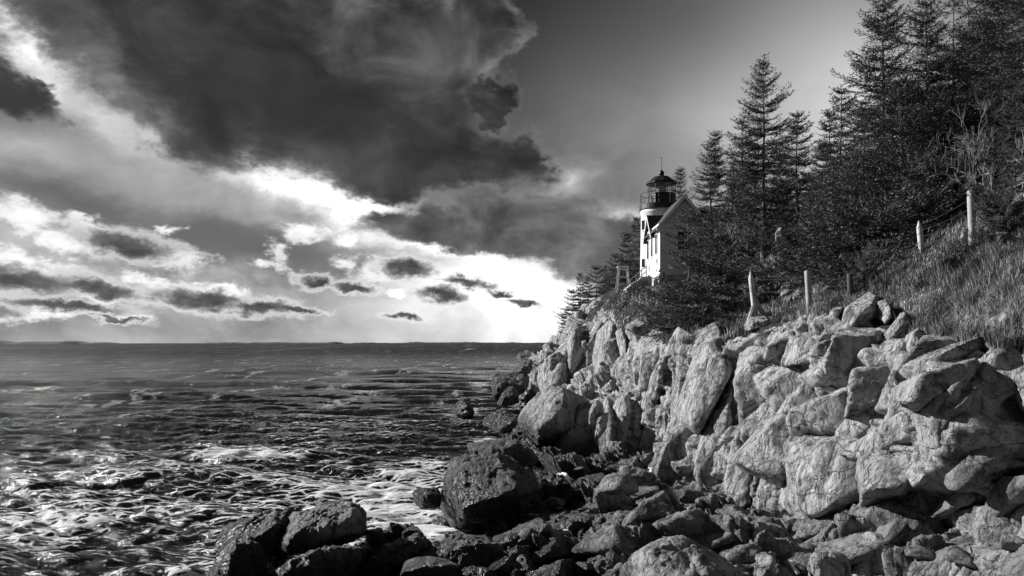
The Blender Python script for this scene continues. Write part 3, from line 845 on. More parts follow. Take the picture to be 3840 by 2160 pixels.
def tower():
    t = empty('lighthouse', (TX, TY, 9.6))
    tag(t, 'white round lighthouse tower with black lantern room and domed roof', 'lighthouse')
    L = lambda z: z - 9.6
    z0 = L(zrow(790, 72)); z1 = L(zrow(775, 72)); zg0 = L(zrow(730, 72)); zg1 = L(zrow(688, 72)); za = L(zrow(661, 72))
    m = MB(); m.lathe([(2.12, 0), (2.10, 1.2), (2.03, 5.0), (1.98, z0 - 0.35), (2.02, z0 - .30), (2.02, z0)], 48); m.build('tower_wall', M_WHITE, t, True)
    m = MB(); m.lathe([(2.02, z0 + .002), (2.13, z0 + .06), (2.13, z1 + .12), (1.95, z1 + .14)], 48); m.build('gallery_deck', M_BLACK, t)
    m = MB(); m.lathe([(1.36, z1 + .14), (1.36, zg0), (1.40, zg0), (1.40, zg0 + .06)], 10, a0=.31); par = m.build('parapet', M_BLACK, t)
    m = MB(); m.tube([(-1.38, -.25, z1 + .2), (-1.38, -.25, zg0 - .1)], .04); m.tube([(-1.30, -.62, z1 + .2), (-1.30, -.62, zg0 - .1)], .04)
    m.tube([(-1.38, -.25, zg0 - .12), (-1.34, -.44, zg0 - .02), (-1.30, -.62, zg0 - .12)], .04); m.build('hatch', M_IRON, par)
    # glazing: ten panes and the bars between them
    n = 10
    for i in range(n):
        a, c = .31 + 2 * math.pi * i / n, .31 + 2 * math.pi * (i + 1) / n
        p0 = (1.33 * math.cos(a), 1.33 * math.sin(a)); p1 = (1.33 * math.cos(c), 1.33 * math.sin(c))
        q = MB(); q.add([(*p0, zg0 + .06), (*p1, zg0 + .06), (*p1, zg1), (*p0, zg1)], [(0, 1, 2, 3)]); q.build('pane', M_GLASS, t)
        q = MB(); q.tube([(*p0, zg0 + .05), (*p0, zg1 + .02)], .035, 5); q.build('glazing_bar', M_BLACK, t)
    m = MB(); m.lathe([(.30, z1 + .1), (.30, zg0 + .1), (.42, zg0 + .15), (.50, zg0 + .5), (.42, zg1 - .2), (.2, zg1 - .1)], 20); m.build('lens', M_LENS, t, True)
    m = MB(); m.lathe([(1.50, zg1 - .05), (1.52, zg1 + .10), (1.30, zg1 + .22), (.75, zg1 + .66), (.30, za + .02), (.22, za + .10)], 10, a0=.31); roof = m.build('lantern_roof', M_BLACK, t)
    zb = L(zrow(648, 72))
    m = MB(); m.lathe([(.20, zb - .36), (.16, zb - .27), (.24, zb - .2), (.27, zb), (.24, zb + .14), (.12, zb + .26), (.04, zb + .32)], 16); m.build('vent_ball', M_BLACK, roof, True)
    zt = L(zrow(591, 72))
    m = MB(); m.tube([(0, 0, zb + .2), (0, 0, zt)], [.04, .025]); m.tube([(0, 0, zt - .1), (-.12, 0, zt + .08)], .018); m.tube([(0, 0, zt - .1), (.12, 0, zt + .08)], .018); m.build('lightning_rod', M_BLACK, roof)
    # gallery rail
    m = MB(); zr0 = z1 + .14
    for h, r in ((1.08, .028), (.55, .02)):
        m.tube([(2.06 * math.cos(2 * math.pi * i / 40), 2.06 * math.sin(2 * math.pi * i / 40), zr0 + h) for i in range(41)], r, 5)
    for i in range(12):
        a = .2 + 2 * math.pi * i / 12
        m.tube([(2.06 * math.cos(a), 2.06 * math.sin(a), zr0 - .05), (2.06 * math.cos(a), 2.06 * math.sin(a), zr0 + 1.08)], .024, 5)
    m.build('gallery_rail', M_BLACK, t)
    for zc, hh in ((L(zrow(842, 71)), .92), (L(zrow(985, 71)), .8)):
        a = math.pi + .42
        fr = empty('window', (2.0 * math.cos(a), 2.0 * math.sin(a), zc), a); fr.parent = t
        m = MB(); m.box(.0, .12, -.36, .36, -hh / 2 - .08, -hh / 2); m.box(.0, .12, -.36, .36, hh / 2, hh / 2 + .08); m.box(0, .12, -.36, -.28, -hh / 2, hh / 2); m.box(0, .12, .28, .36, -hh / 2, hh / 2); m.build('frame', M_TRIM, fr)
        m = MB(); m.box(-.02, .07, -.28, .28, -hh / 2, hh / 2); m.build('glazing', M_PANE, fr)


tower()


def house():
    h = empty('gabled_house', (HX0, HYF, ZB))
    tag(h, 'small white gabled house with dark roof built against the lighthouse tower', 'house')
    w, ln, ze, zr = HX1 - HX0, HYB - HYF, ZE - ZB, ZR - ZB
    mid = w / 2
    m = MB(); m.box(0, w, 0, ln, 0, ze); m.build('wall', M_STUCCO, h)
    m = MB(); m.box(-.09, w + .09, -.09, ln, -3.0, -.003); m.build('foundation', M_FOUND, h)
    m = MB(); m.prism([(0.02, -.012, ze + .24), (w - .02, -.012, ze + .24), (mid, -.012, zr - .12)], (0, ln - .1, 0)); m.build('gable', M_CLAP, h)
    m = MB(); m.box(-.14, w + .14, -.16, -.002, ze - .10, ze + .23); m.box(-.15, -.003, -.1, ln, ze - .12, ze + .2); m.build('frieze_board', M_TRIM, h)
    # two roof slopes with thickness
    o, th = .34, .16
    k = (zr - ze - .1) / mid
    def slope(x0, x1, name):
        s = MB()
        z = lambda x: ze + .22 + k * (x if x <= mid else w - x)
        s.add([(x0, -o, z(x0)), (x1, -o, z(x1)), (x1, ln + .02, z(x1)), (x0, ln + .02, z(x0)), (x0, -o, z(x0) - th), (x1, -o, z(x1) - th), (x1, ln + .02, z(x1) - th), (x0, ln + .02, z(x0) - th)],
              [(0, 1, 2, 3), (7, 6, 5, 4), (0, 4, 5, 1), (1, 5, 6, 2), (2, 6, 7, 3), (3, 7, 4, 0)])
        return s.build(name, M_ROOF, h)
    slope(-o, mid - .001, 'roof'); slope(w + o, mid + .001, 'roof')
    # white bargeboards on the front gable
    for sgn in (0, 1):
        x0, x1 = (-o, mid) if sgn == 0 else (w + o, mid)
        z = lambda x: ze + .22 + k * (x if x <= mid else w - x)
        m = MB(); m.prism([(x0, -o - .06, z(x0) + .03), (x1, -o - .06, z(x1) + .03), (x1, -o - .06, z(x1) - .36), (x0, -o - .06, z(x0) - .3)], (0, .055, 0)); m.build('bargeboard', M_TRIM, h)
    # cross gable over the long wall
    cy, hw = 4.15, 1.75
    cz0, cz1 = ze - .35, ze + 1.5
    m = MB(); m.prism([(-.06, cy - hw, cz0), (-.06, cy + hw, cz0), (-.06, cy, cz1)], (1.2, 0, 0)); cg = m.build('cross_gable', M_CLAP, h)
    for s in (-1, 1):
        m = MB()
        e = (cy + s * (hw + .25)); ez = cz0 - .28
        m.add([(-.34, e, ez), (-.34, cy, cz1 + .14), (mid, cy, cz1 + .14), (0.15, e, ez)] + [(-.34, e, ez - .12), (-.34, cy, cz1 + .02), (mid, cy, cz1 + .02), (0.15, e, ez - .12)],
              [(0, 1, 2, 3), (7, 6, 5, 4), (0, 4, 5, 1), (1, 5, 6, 2), (2, 6, 7, 3), (3, 7, 4, 0)])
        m.build('roof', M_ROOF, cg)
        m = MB(); m.prism([(-.41, e, ez + .02), (-.41, cy, cz1 + .16), (-.41, cy, cz1 - .14), (-.41, e, ez - .26)], (.065, 0, 0)); m.build('bargeboard', M_TRIM, cg)
    def win(y0, y1, z0, z1):
        f = MB(); t = .08
        f.box(-.07, -.001, y0 - t, y1 + t, z0 - .16, z0); f.box(-.07, -.001, y0 - t, y1 + t, z1, z1 + t); f.box(-.06, -.001, y0 - t, y0, z0, z1); f.box(-.06, -.001, y1, y1 + t, z0, z1)
        o_ = f.build('window', M_TRIM, h)
        g = MB(); g.box(-.03, -.001, y0, y1, z0, z1); g.build('glazing', M_PANE, o_)
    for yc in (1.45, 3.55, 5.45):
        win(yc - .42, yc + .42, 2.0, 3.72)
    win(1.05, 1.35, 1.15, 1.5); win(4.7, 5.0, .9, 1.25)
    f = MB(); x0, x1, z0, z1 = 1.55, 2.75, 2.2, 3.75
    f.box(x0 - .1, x1 + .1, -.07, -.001, z1, z1 + .12); f.box(x0 - .1, x1 + .1, -.1, -.001, z0 - .12, z0); f.box(x0 - .1, x0, -.06, -.001, z0, z1); f.box(x1, x1 + .1, -.06, -.001, z0, z1)
    f.box((x0 + x1) / 2 - .03, (x0 + x1) / 2 + .03, -.06, -.001, z0, z1); f.box(x0, x1, -.05, -.031, (z0 + z1) / 2 - .03, (z0 + z1) / 2 + .03)
    o_ = f.build('window', M_TRIM, h)
    g = MB(); g.box(x0, x1, -.03, -.001, z0, z1); g.build('glazing', M_PANE, o_)
    return h


house()


def dwelling():
    """the larger dwelling behind, seen only as a long dark roof with a snowy ridge between the trees"""
    h = empty('dwelling', (17.3, 69.0, 11.9))
    tag(h, 'dwelling behind the spruces showing a long dark roof with a snowy ridge', 'house')
    w, d, ze, zr = 9.5, 6.5, 3.9, 7.15
    m = MB(); m.box(0, w, 0, d, -3, ze); m.build('wall', M_STUCCO, h)
    for s in (0, 1):
        y0 = -.4 if s == 0 else d + .4
        m = MB(); m.prism([(-.3, y0, ze - .2), (-.3, d / 2, zr), (-.3, d / 2, zr - .18), (-.3, y0, ze - .38)], (w + .6, 0, 0)); m.build('roof', M_ROOF, h)
    for s in (0, 1):
        m = MB(); m.prism([(0.003 + s * (w - .12), .0, ze), (.003 + s * (w - .12), d, ze), (.003 + s * (w - .12), d / 2, zr - .3)], (.11, 0, 0)); m.build('gable', M_CLAP, h)
    m = MB(); m.box(-.3, w + .3, d / 2 - .28, d / 2 + .28, zr - .12, zr + .1); m.build('ridge_snow', M_SNOW, h)


dwelling()


def steps_and_stand():
    # stairway down from the tower on the seaward side
    t = empty('stair_railing', (11.4, 66, 9.8))
    tag(t, 'iron pipe handrail running down beside the steps at the lighthouse foot', 'railing')
    a = P(2424, 996, 66) - np.array([11.4, 66, 9.8]); c = P(2366, 1048, 63) - np.array([11.4, 66, 9.8]); e = P(2352, 1072, 62.6) - np.array([11.4, 66, 9.8])
    m = MB()
    for dz in (0, -.5):
        m.tube([a + (0, 0, dz), c + (0, 0, dz), e + (0, 0, dz * .6)], .05)
    m.build('handrail', M_IRON, t)
    for u in (0.0, .33, .66, 1.0):
        q = a * (1 - u) + c * u
        m = MB(); m.tube([q, q - (0, 0, 1.35)], .045); m.build('post', M_IRON, t)
    s = MB()
    for i in range(9):
        u = i / 8
        q = P(2418, 1040, 66) * (1 - u) + P(2362, 1082, 63) * u
        s.box(q[0] - .45, q[0] + .45, q[1] - 1.0, q[1] + .6, q[2] - 1.6, q[2] - .02)
    tag(s.build('stone_steps', M_CONC), 'pale concrete steps below the iron handrail', 'steps')
    # timber trestle on the bluff
    b = P(2335, 1068, 70); top = P(2338, 1004, 70)
    t = empty('timber_stand', b)
    tag(t, 'small timber trestle stand on the bluff left of the lighthouse', 'stand')
    hz = top[2] - b[2]
    for sx in (-1, 1):
        for sy in (-1, 1):
            m = MB(); m.tube([(sx * .62, sy * .55, -.8), (sx * .36, sy * .36, hz)], .075, 4); m.build('leg', M_WOOD, t)
    m = MB(); m.box(-.5, .5, -.5, .5, hz, hz + .12); m.build('platform', M_WOOD, t)
    m = MB(); m.box(-.56, .56, -.52, -.44, hz * .38, hz * .38 + .12); m.build('crosspiece', M_WOOD, t)
    m = MB(); m.box(-.47, .47, -.46, -.38, hz - .28, hz - .16); m.build('crosspiece', M_WOOD, t)


steps_and_stand()

# ================================================================== spruces
def mat_needles(name, base):
    m, b, bs = new_mat(name)
    geo = b.n('ShaderNodeNewGeometry'); oi = b.n('ShaderNodeObjectInfo')
    n = b.noise(geo.outputs['Position'], 1.6, 4, 0.6).outputs['Fac']
    v = b.m('MULTIPLY', base, b.lin(n, .3, .7, .55, 1.5))
    v = b.m('MULTIPLY', v, b.lin(geo.outputs['Random Per Island'], 0, 1, .75, 1.25))
    v = b.m('MULTIPLY', v, b.lin(oi.outputs['Random'], 0, 1, .8, 1.2))
    grey(b, bs, v); bs.inputs['Roughness'].default_value = 0.55
    bs.inputs['Specular IOR Level'].default_value = 0.25
    return m


M_NEEDLE = mat_needles('spruce needles', 0.115)
M_BARK = mat_plain('bark', 0.16, 0.9, var=0.4, scale=14.0, bump=0.02)
M_DEADWOOD = mat_plain('dead wood', 0.24, 0.85, var=0.25, scale=12.0)


def spruce_mesh(seed, H, Rm, base=0.06, whorl=0.30, nb=6, gap=0.12, droop=0.25, power=0.80, tuft=0.15, step=0.115, irr=0.35, lean=0.0, spike=0.6, skew=0.0, width=0.36, leader=None):
    """returns trunk and crown geometry of one spruce: whorls of boughs, each bough carrying flat sprays of needle tufts"""
    rnd = np.random.RandomState(seed)
    stems = [(0.0, 0.0, 0.0, H, Rm)]
    if leader: stems.append(leader)
    tk = MB()
    bB, bD, bL, bU = [], [], [], []
    for (ox, oy, z0, h1, rm) in stems:
        lx = lean * h1
        ax = lambda z: np.array([ox + lx * (z / h1) ** 1.5 + .05 * math.sin(z * 1.1 + seed), oy + .05 * math.cos(z * .9 + seed), z])
        zz = np.linspace(z0, h1, 12)
        tk.tube([ax(z) if z > z0 + .01 or z0 == 0 else np.array([ox * .4, oy * .4, z]) for z in zz], [max(.012, .0125 * H * (1 - (z / h1) ** .9) + .012) for z in zz], 7)
        z = z0 + base * H + rnd.uniform(0, whorl)
        while z < h1 - .15:
            u = (z - z0) / (h1 - z0)
            env = rm * ((1 - u) ** power) * (0.75 + .25 * min(1, u / .16)) * 1.15 + .24
            for j in range(int(rnd.randint(nb + 4, nb + 9))):
                if rnd.rand() < gap: continue
                a = rnd.uniform(0, 2 * math.pi)
                L = env * (1 + irr * rnd.normal(0, .55)) * (1 + skew * math.cos(a - math.pi))
                L = float(np.clip(L, .12, rm * 1.5))
                inc = -droop * (1 - u) + 1.0 * max(0, u - .45) + rnd.normal(0, .07)
                n = max(3, int(L / .22) + 2)
                s = np.linspace(0, 1, n)
                hx = np.array([math.cos(a), math.sin(a), 0.0])
                pts = ax(z)[None] + hx[None] * (L * s * math.cos(inc))[:, None] + np.array([0, 0, 1.0])[None] * (L * (math.sin(inc) * s - .10 * (1 - u) * np.sin(s * 3.1) + .20 * s ** 2.4))[:, None]
                pts[:, :2] += np.cumsum(rnd.normal(0, .025, (n, 2)), 0)
                if L > .5: tk.tube(pts[::max(1, n // 5)], np.linspace(.010 + .006 * L, .006, len(pts[::max(1, n // 5)])), 3)
                # sprays
                arc = L
                m = max(3, int(arc * .92 / step))
                for side in (-1, 1):
                    ss = np.clip(np.linspace(.10, 1.0, m) + rnd.uniform(-.02, .02, m), .05, 1)
                    bp = np.stack([np.interp(ss, s, pts[:, k]) for k in range(3)], 1)
                    tg = np.stack([np.interp(ss, s, np.gradient(pts[:, k])) for k in range(3)], 1); tg /= np.linalg.norm(tg, axis=1)[:, None] + 1e-9
                    sd = np.cross(tg, (0, 0, 1.0)) * side; sd /= np.linalg.norm(sd, axis=1)[:, None] + 1e-9
                    ln = (.16 + .62 * L * width * (1 - ss) ** .7 * (0.4 + 0.6 * np.minimum(1, ss * 4))) * rnd.uniform(.6, 1.3, m)
                    dirr = tg * .72 + sd * .72 + np.array([0, 0, -.10])[None] + rnd.normal(0, .10, (m, 3)) * np.array([1, 1, .6])[None]
                    dirr /= np.linalg.norm(dirr, axis=1)[:, None]
                    bB.append(bp); bD.append(dirr); bL.append(np.clip(ln, .07, .75)); bU.append(np.full(m, u))
            z += 1.40 * whorl * rnd.uniform(.75, 1.25) * (1.0 if u < .8 else .75)
        for k in range(4):            # bare leader shoot with a few tufts
            bB.append(np.array([ax(h1 - spike * .25 * k - .02)])); bD.append(np.array([[rnd.normal(0, .25), rnd.normal(0, .25), 1.0]])); bL.append(np.array([.22])); bU.append(np.array([1.]))
    B = np.concatenate(bB); Dv = np.concatenate(bD); L = np.concatenate(bL)
    Dv = Dv / np.linalg.norm(Dv, axis=1)[:, None]
    # tufts along every spray
    cnt = np.maximum(3, (L / (tuft * .18)).astype(int))
    idx = np.repeat(np.arange(len(L)), cnt)
    first = np.cumsum(cnt) - cnt
    w = (np.arange(len(idx)) - first[idx] + .5) / cnt[idx]
    c = B[idx] + Dv[idx] * (L[idx] * w)[:, None]
    rn = rnd.normal(0, 1, (len(idx), 3)); d = Dv[idx] * 1.0 + rn * np.array([.5, .5, .34])[None]
    d /= np.linalg.norm(d, axis=1)[:, None]
    sv = np.cross(d, rnd.normal(0, 1, (len(idx), 3)) + np.array([0, 0, 1.6])[None]); sv /= np.linalg.norm(sv, axis=1)[:, None] + 1e-9
    ll = tuft * rnd.uniform(.6, 1.2, len(idx)); ww = tuft * .11 * rnd.uniform(.7, 1.3, len(idx))
    tip = c + d * ll[:, None]; a0 = c - sv * ww[:, None] + d * (ll * .3)[:, None]; a1 = c + sv * ww[:, None] + d * (ll * .3)[:, None]
    V = np.stack([c, a1, tip, a0], 1).reshape(-1, 3)
    return tk, V, np.arange(len(V)).reshape(-1, 4)


def make_spruce(name, **kw):
    tk, V, Fc = spruce_mesh(**kw)
    t = tk.build('trunk', M_BARK); c = build_mesh('crown', V, Fc, M_NEEDLE)
    return t, c


PROTO = {}


def spruce(key, loc, label, group, H, rz=0.0, wide=1.0, **kw):
    """a spruce standing at loc; trees with the same key share their meshes"""
    root = empty('spruce_tree', loc, rz)
    tag(root, label, 'spruce tree', group)
    if key not in PROTO:
        k = dict(kw); k.setdefault('seed', len(PROTO) * 7 + 3)
        t, c = make_spruce(key, H=H, **k)
        PROTO[key] = (t, c, H)
        t.parent = root; c.parent = root
    else:
        t0, c0, _ = PROTO[key]
        for o in (t0, c0):
            q = o.copy(); COL.objects.link(q); q.parent = root
    s = H / PROTO[key][2]
    root.scale = (s * wide, s * wide, s)
    return root


def stand(px, top, D, sink=0.15, base=None):
    """foot point and height of a tree whose tip shows at row top; it stands on the land at that distance"""
    x = (px - CX) / F * D
    z = ground_z(x, D, 6.0) - sink
    if base is not None: z = zrow(base, D)
    return (x, D, z), zrow(top, D) - z


G_BLUFF = 'small spruces along the bluff behind the lighthouse'
G_GROVE = 'spruces standing beside and before the house'
G_WOOD = 'tall spruces on the wooded hill'


def plant(key, px, top, D, label, group, base=None, **kw):
    loc, H = stand(px, top, D, base=base)
    return spruce(key, loc, label, group, max(H, 1.0), **kw)


SL = dict(whorl=.36, step=.20, tuft=.25, nb=6, gap=.10)          # far trees: coarser sprays
MD = dict(whorl=.32, step=.15, tuft=.17, nb=6)
NR = dict(whorl=.29, step=.12, tuft=.135, nb=7)
for key, px, top, D, wide, label in [
        ('far a', 2390, 822, 80, 1.0, 'tallest of the bluff spruces, touching the left side of the tower'),
        ('far b', 2352, 876, 83, 1.0, 'dark spruce on the bluff, second from the tower, just above the timber stand'),
        ('far c', 2312, 958, 80, 1.0, 'spruce on the bluff whose tip stands just left of the timber stand'),
        ('far b', 2371, 950, 78, .9, 'low spruce filling the gap at the foot of the two spruces beside the tower'),
        ('far c', 2291, 1010, 79, .8, 'small rounded spruce between the timber stand and a pointed taller one'),
        ('far a', 2270, 1000, 84, .85, 'pointed spruce near the middle of the bluff row'),
        ('far c', 2237, 1003, 88, .95, 'slim spruce standing tallest in the outer half of the bluff row'),
        ('far b', 2204, 1036, 90, .9, 'small pointed spruce, third from the outer end of the bluff row'),
        ('far a', 2176, 1029, 94, .95, 'narrow spruce second from the outer end of the bluff row'),
        ('far c', 2148, 1092, 94, 1.1, 'outermost full spruce at the seaward end of the bluff row'),
        ('far b', 2130, 1150, 95, 1.2, 'lowest spruce hanging over the cliff edge at the seaward end')]:
    H0 = dict(a=8.0, b=6.6, c=5.2)[key[-1]]
    plant(key, px, top, D, label, G_BLUFF, Rm=dict(a=1.8, b=1.7, c=1.6)[key[-1]], wide=wide, seed=ord(key[-1]), base=None, **SL)

G = G_GROVE
plant('lantern', 2550, 636, 82, 'dark spruce whose tip rises right beside the black lantern room', G, Rm=1.9, seed=21, irr=.5, **SL)
plant('gable', 2664, 542, 56, 'bushy spruce with blunt double tip just right of the house gable', G, Rm=1.9, seed=22, power=.7, leader=(.35, .1, 6.0, 10.6, .7), **MD)
plant('ragged', 2864, 228, 49, 'tall ragged spruce with long upswept boughs and a second leader', G, Rm=2.7, seed=23, irr=.62, gap=.22, droop=.05, power=.75, leader=(-1.35, .2, 4.5, 9.6, 1.3), whorl=.36, step=.15, tuft=.19, nb=5)
plant('pointed', 2988, 428, 46, 'pointed spruce with a thin bare leader and pale lower trunk', G, Rm=2.2, seed=24, irr=.3, base=None, spike=1.2, **MD)
plant('gable front', 2582, 786, 45, 'spruce before the gable wall with boughs reaching out past the house corner', G, Rm=1.7, seed=25, irr=.55, gap=.34, skew=.35, droop=.22, power=.95, **MD)
plant('house fill', 2700, 800, 43, 'dense spruce hiding the right half of the gable wall', G, Rm=1.6, seed=26, irr=.4, **MD)
plant('post tree', 2806, 862, 37, 'small narrow spruce standing just above the pointed fence post', G, Rm=1.15, seed=27, irr=.35, **MD)
plant('edge wide', 2668, 985, 33.5, 'low broad spruce spreading along the top of the bright cliff', G, Rm=2.7, seed=28, irr=.35, power=.6, droop=.12, nb=8, whorl=.24, step=.13, tuft=.17, gap=.05)
plant('edge left', 2570, 1095, 36.5, 'low spruce at the cliff edge below the house corner', G, Rm=2.1, seed=29, irr=.4, power=.6, nb=8, whorl=.26, step=.14, tuft=.17)
plant('edge right', 2752, 1090, 31.5, 'small bushy spruce beside the braced fence post on the cliff edge', G, Rm=1.25, seed=30, power=.6, **NR)
plant('gable', 2765, 640, 60, 'dark spruce filling the gap left of the ragged spruce', G, wide=1.0, Rm=2.5, rz=2.0)
plant('pointed', 2925, 560, 57, 'dark spruce half hidden behind the ragged and pointed spruces', G, wide=.9, Rm=2.2, rz=1.0)
plant('house fill', 2800, 640, 54, 'dark spruce behind the lower trunk of the ragged spruce', G, wide=1.2, Rm=2.2, rz=2.5)
plant('house fill', 3055, 660, 50, 'spruce at the dip in the treeline where the sky comes lowest', G, wide=1.1, Rm=2.2, rz=4.0)

G = G_WOOD
plant('spike', 3154, 330, 42, 'thin spire-like spruce with a bare grey trunk line at the dip in the treeline', G, Rm=1.7, seed=31, gap=.2, irr=.4, **MD)
plant('spike', 3114, 420, 45, 'narrow spruce just left of the thin spire-like spruce', G, Rm=1.7, rz=2.2, wide=.95)
plant('pointed', 3090, 545, 41, 'leaning-edged spruce closing the left side of the big wood', G, wide=1.0, Rm=2.2, rz=3.0)
plant('giant', 3312, -14, 33, 'tallest free-standing spruce with tiers of dense boughs against the pale sky', G, Rm=2.35, seed=32, irr=.45, gap=.12, power=.82, **NR)
plant('tier', 3476, 12, 31.5, 'tall spruce with one long bough reaching left into the sky gap', G, Rm=2.1, seed=33, irr=.55, gap=.26, skew=.2, power=.75, **NR)
plant('sparse', 3575, -50, 34, 'nearly bare thin spruce with a flat tuft left of its top', G, Rm=1.5, seed=34, gap=.72, irr=.6, nb=5, whorl=.34, step=.17, tuft=.17, power=.5)
plant('sparse', 3628, -80, 35, 'middle one of the nearly bare trunks at the top of the wood', G, Rm=1.5, rz=1.5)
plant('sparse', 3690, -60, 34, 'bare trunk furthest right among the thin trunks at the top', G, Rm=1.5, rz=3.1)
plant('crest', 3755, -70, 29.5, 'dark full-crowned spruce left of the top right corner', G, Rm=2.4, seed=36, power=.7, **NR)
plant('giant', 3850, -130, 27, 'very tall dark spruce filling the top right corner', G, Rm=2.35, rz=1.7, wide=1.1)
plant('crest', 3640, 95, 33, 'broad spruce below the nearly bare trunks', G, Rm=2.4, rz=2.4, wide=1.1)
plant('crest', 3545, 170, 34, 'dark spruce between the tiered spruce and the bare trunks', G, Rm=2.4, rz=4.1)
plant('tier', 3240, 380, 30, 'dense spruce standing before the foot of the tallest free-standing spruce', G, Rm=2.5, rz=1.4, wide=1.05)
plant('young', 3380, 330, 29, 'lighter spruce with upright young tips in the middle of the wood', G, Rm=2.1, seed=37, droop=.0, power=.75, **NR)
plant('young', 3495, 400, 28, 'spruce with pale forked tip in the middle of the wood', G, Rm=2.1, rz=2.0)
plant('crest', 3700, 300, 27.5, 'dark spruce behind the large bare tree', G, Rm=2.4, rz=5.0)
plant('young', 3600, 420, 28, 'mid-height spruce just left of the large bare tree', G, Rm=2.1, rz=3.3, wide=1.1)
plant('crest', 3815, 330, 25.5, 'spruce at the right edge behind the bare branches', G, Rm=2.4, rz=.7)
plant('low', 3160, 690, 33, 'low spruce with a bare dead leader at the left foot of the wood', G, Rm=2.0, seed=38, power=.7, spike=1.6, **NR)
plant('low', 3270, 600, 29, 'full low spruce at the left front of the wood', G, Rm=2.0, rz=1.2, wide=1.2)
plant('low', 3400, 580, 27, 'full low spruce in the front row below the pale forked tip', G, Rm=2.0, rz=2.7, wide=1.25)
plant('low', 3530, 600, 26.5, 'low spruce in the front row left of the tall flat-topped post', G, Rm=2.0, rz=3.9, wide=1.2)
plant('bough', 3300, 800, 25.2, 'low spreading spruce with boughs sweeping down over the turf', G, Rm=3.0, seed=39, power=.55, droop=.22, nb=9, whorl=.22, step=.125, tuft=.16, gap=.04)
plant('bough', 3190, 850, 28, 'low spreading spruce behind the row of short posts', G, Rm=3.0, rz=2.0, wide=.85)
plant('bough', 3440, 770, 26, 'spreading spruce above the pointed pale post', G, Rm=3.0, rz=4.0, wide=.9)
plant('low', 3680, 600, 25.5, 'dark spruce directly behind the tall flat-topped post', G, Rm=2.0, rz=.4, wide=1.3)
plant('low', 3800, 560, 24, 'dark spruce low at the right edge above the stones', G, Rm=2.0, rz=5.2, wide=1.2)


for i, (px, py, h, label) in enumerate([
        (2905, 905, 1.5, 'small young spruce on the turf right of the pale bare bush'), (2960, 1010, 1.1, 'knee-high spruce bush left of the short grey post'),
        (3085, 960, 1.4, 'young spruce on the slope just above the short grey post'), (3120, 1075, .9, 'low spruce bush between the grey post and the dark stub'),
        (3235, 1085, 1.0, 'low spruce bush right of the dark post stub'), (3010, 880, 1.7, 'young spruce under the pointed spruce with the pale trunk'),
        (2890, 1130, .9, 'dark bush beside the right brace of the braced post'), (3740, 880, 1.0, 'small dark bush right of the tall flat-topped post')]):
    q, _ = surf(px, py)
    if q is not None: spruce('bough', q - np.array([0, 0, .08]), label, 'young spruces and bushes on the turf', h, rz=i * 1.3, wide=.42)


# ------------------------------------------------------------------ bare bushes and dead trees
def bare_mesh(seed, H, n_stems=5, spread=.45, depth=4, thick=.03, fork=3):
    rnd = np.random.RandomState(seed)
    m = MB()
    def grow(p0, d, L, r, k):
        n = 4
        pts = [p0]; dd = d.copy()
        for i in range(n):
            dd = dd + rnd.normal(0, .16, 3) + np.array([0, 0, .05]); dd /= np.linalg.norm(dd)
            pts.append(pts[-1] + dd * L / n)
        m.tube(pts, np.linspace(r, r * .62, n + 1), 5 if r > .012 else 3)
        if k <= 0: return
        for j in range(fork):
            i = rnd.randint(2, n + 1)
            nd = dd + rnd.normal(0, .55, 3) + np.array([0, 0, .12]); nd /= np.linalg.norm(nd)
            grow(pts[i], nd, L * rnd.uniform(.5, .8), r * .58, k - 1)
    for s in range(n_stems):
        a = rnd.uniform(0, 6.28)
        d = np.array([math.cos(a) * spread, math.sin(a) * spread, 1.0]); d /= np.linalg.norm(d)
        grow(np.array([rnd.normal(0, .06), rnd.normal(0, .06), -.25]), d, H * .45 * rnd.uniform(.7, 1.1), thick, depth)
    return m


for px, py, D, H, seed, kw, label in [
        (2862, 960, 35, 2.9, 1, dict(n_stems=7, spread=.42, thick=.035), 'pale bare bush with many upright stems below the ragged spruce'),
        (2760, 900, 40, 1.9, 2, dict(n_stems=4, thick=.025), 'small bare bush tangled among the spruces right of the house'),
        (3175, 850, 29.5, 2.6, 3, dict(n_stems=8, spread=.6, thick=.03), 'silvery leafless bush at the left foot of the wood'),
        (3675, 790, 22.5, 3.4, 4, dict(n_stems=4, spread=.4, thick=.05, depth=5), 'large leafless tree with pale forking trunk above the tall post'),
        (3860, 800, 20.5, 3.2, 5, dict(n_stems=3, spread=.5, thick=.045, depth=5), 'leafless tree leaning in from the right edge'),
        (2640, 1215, 33, 1.5, 6, dict(n_stems=4, thick=.02), 'thin bare sapling in front of the low broad spruce'),
        (3480, 1080, 21, 1.1, 7, dict(n_stems=3, thick=.014, depth=3), 'thin dead shrub in the long grass below the pointed pale post'),
        (3520, 1180, 18.5, 1.1, 8, dict(n_stems=3, thick=.013, depth=3), 'dry forked shrub in the grass above the bright blocks'),
        (3740, 1170, 16.5, 1.3, 9, dict(n_stems=4, thick=.015, depth=3), 'dry pale shrub low in the grass by the boulder at the right')]:
    pt, _ = surf(px, py)
    if pt is None: pt = P(px, py, D)
    o = bare_mesh(seed, H * pt[1] / D, **kw).build('bare_shrub' if H < 2.7 else 'bare_tree', M_DEADWOOD)
    o.location = pt
    tag(o, label, 'bare bush' if H < 2.7 else 'bare tree', 'leafless bushes and trees on the slope')

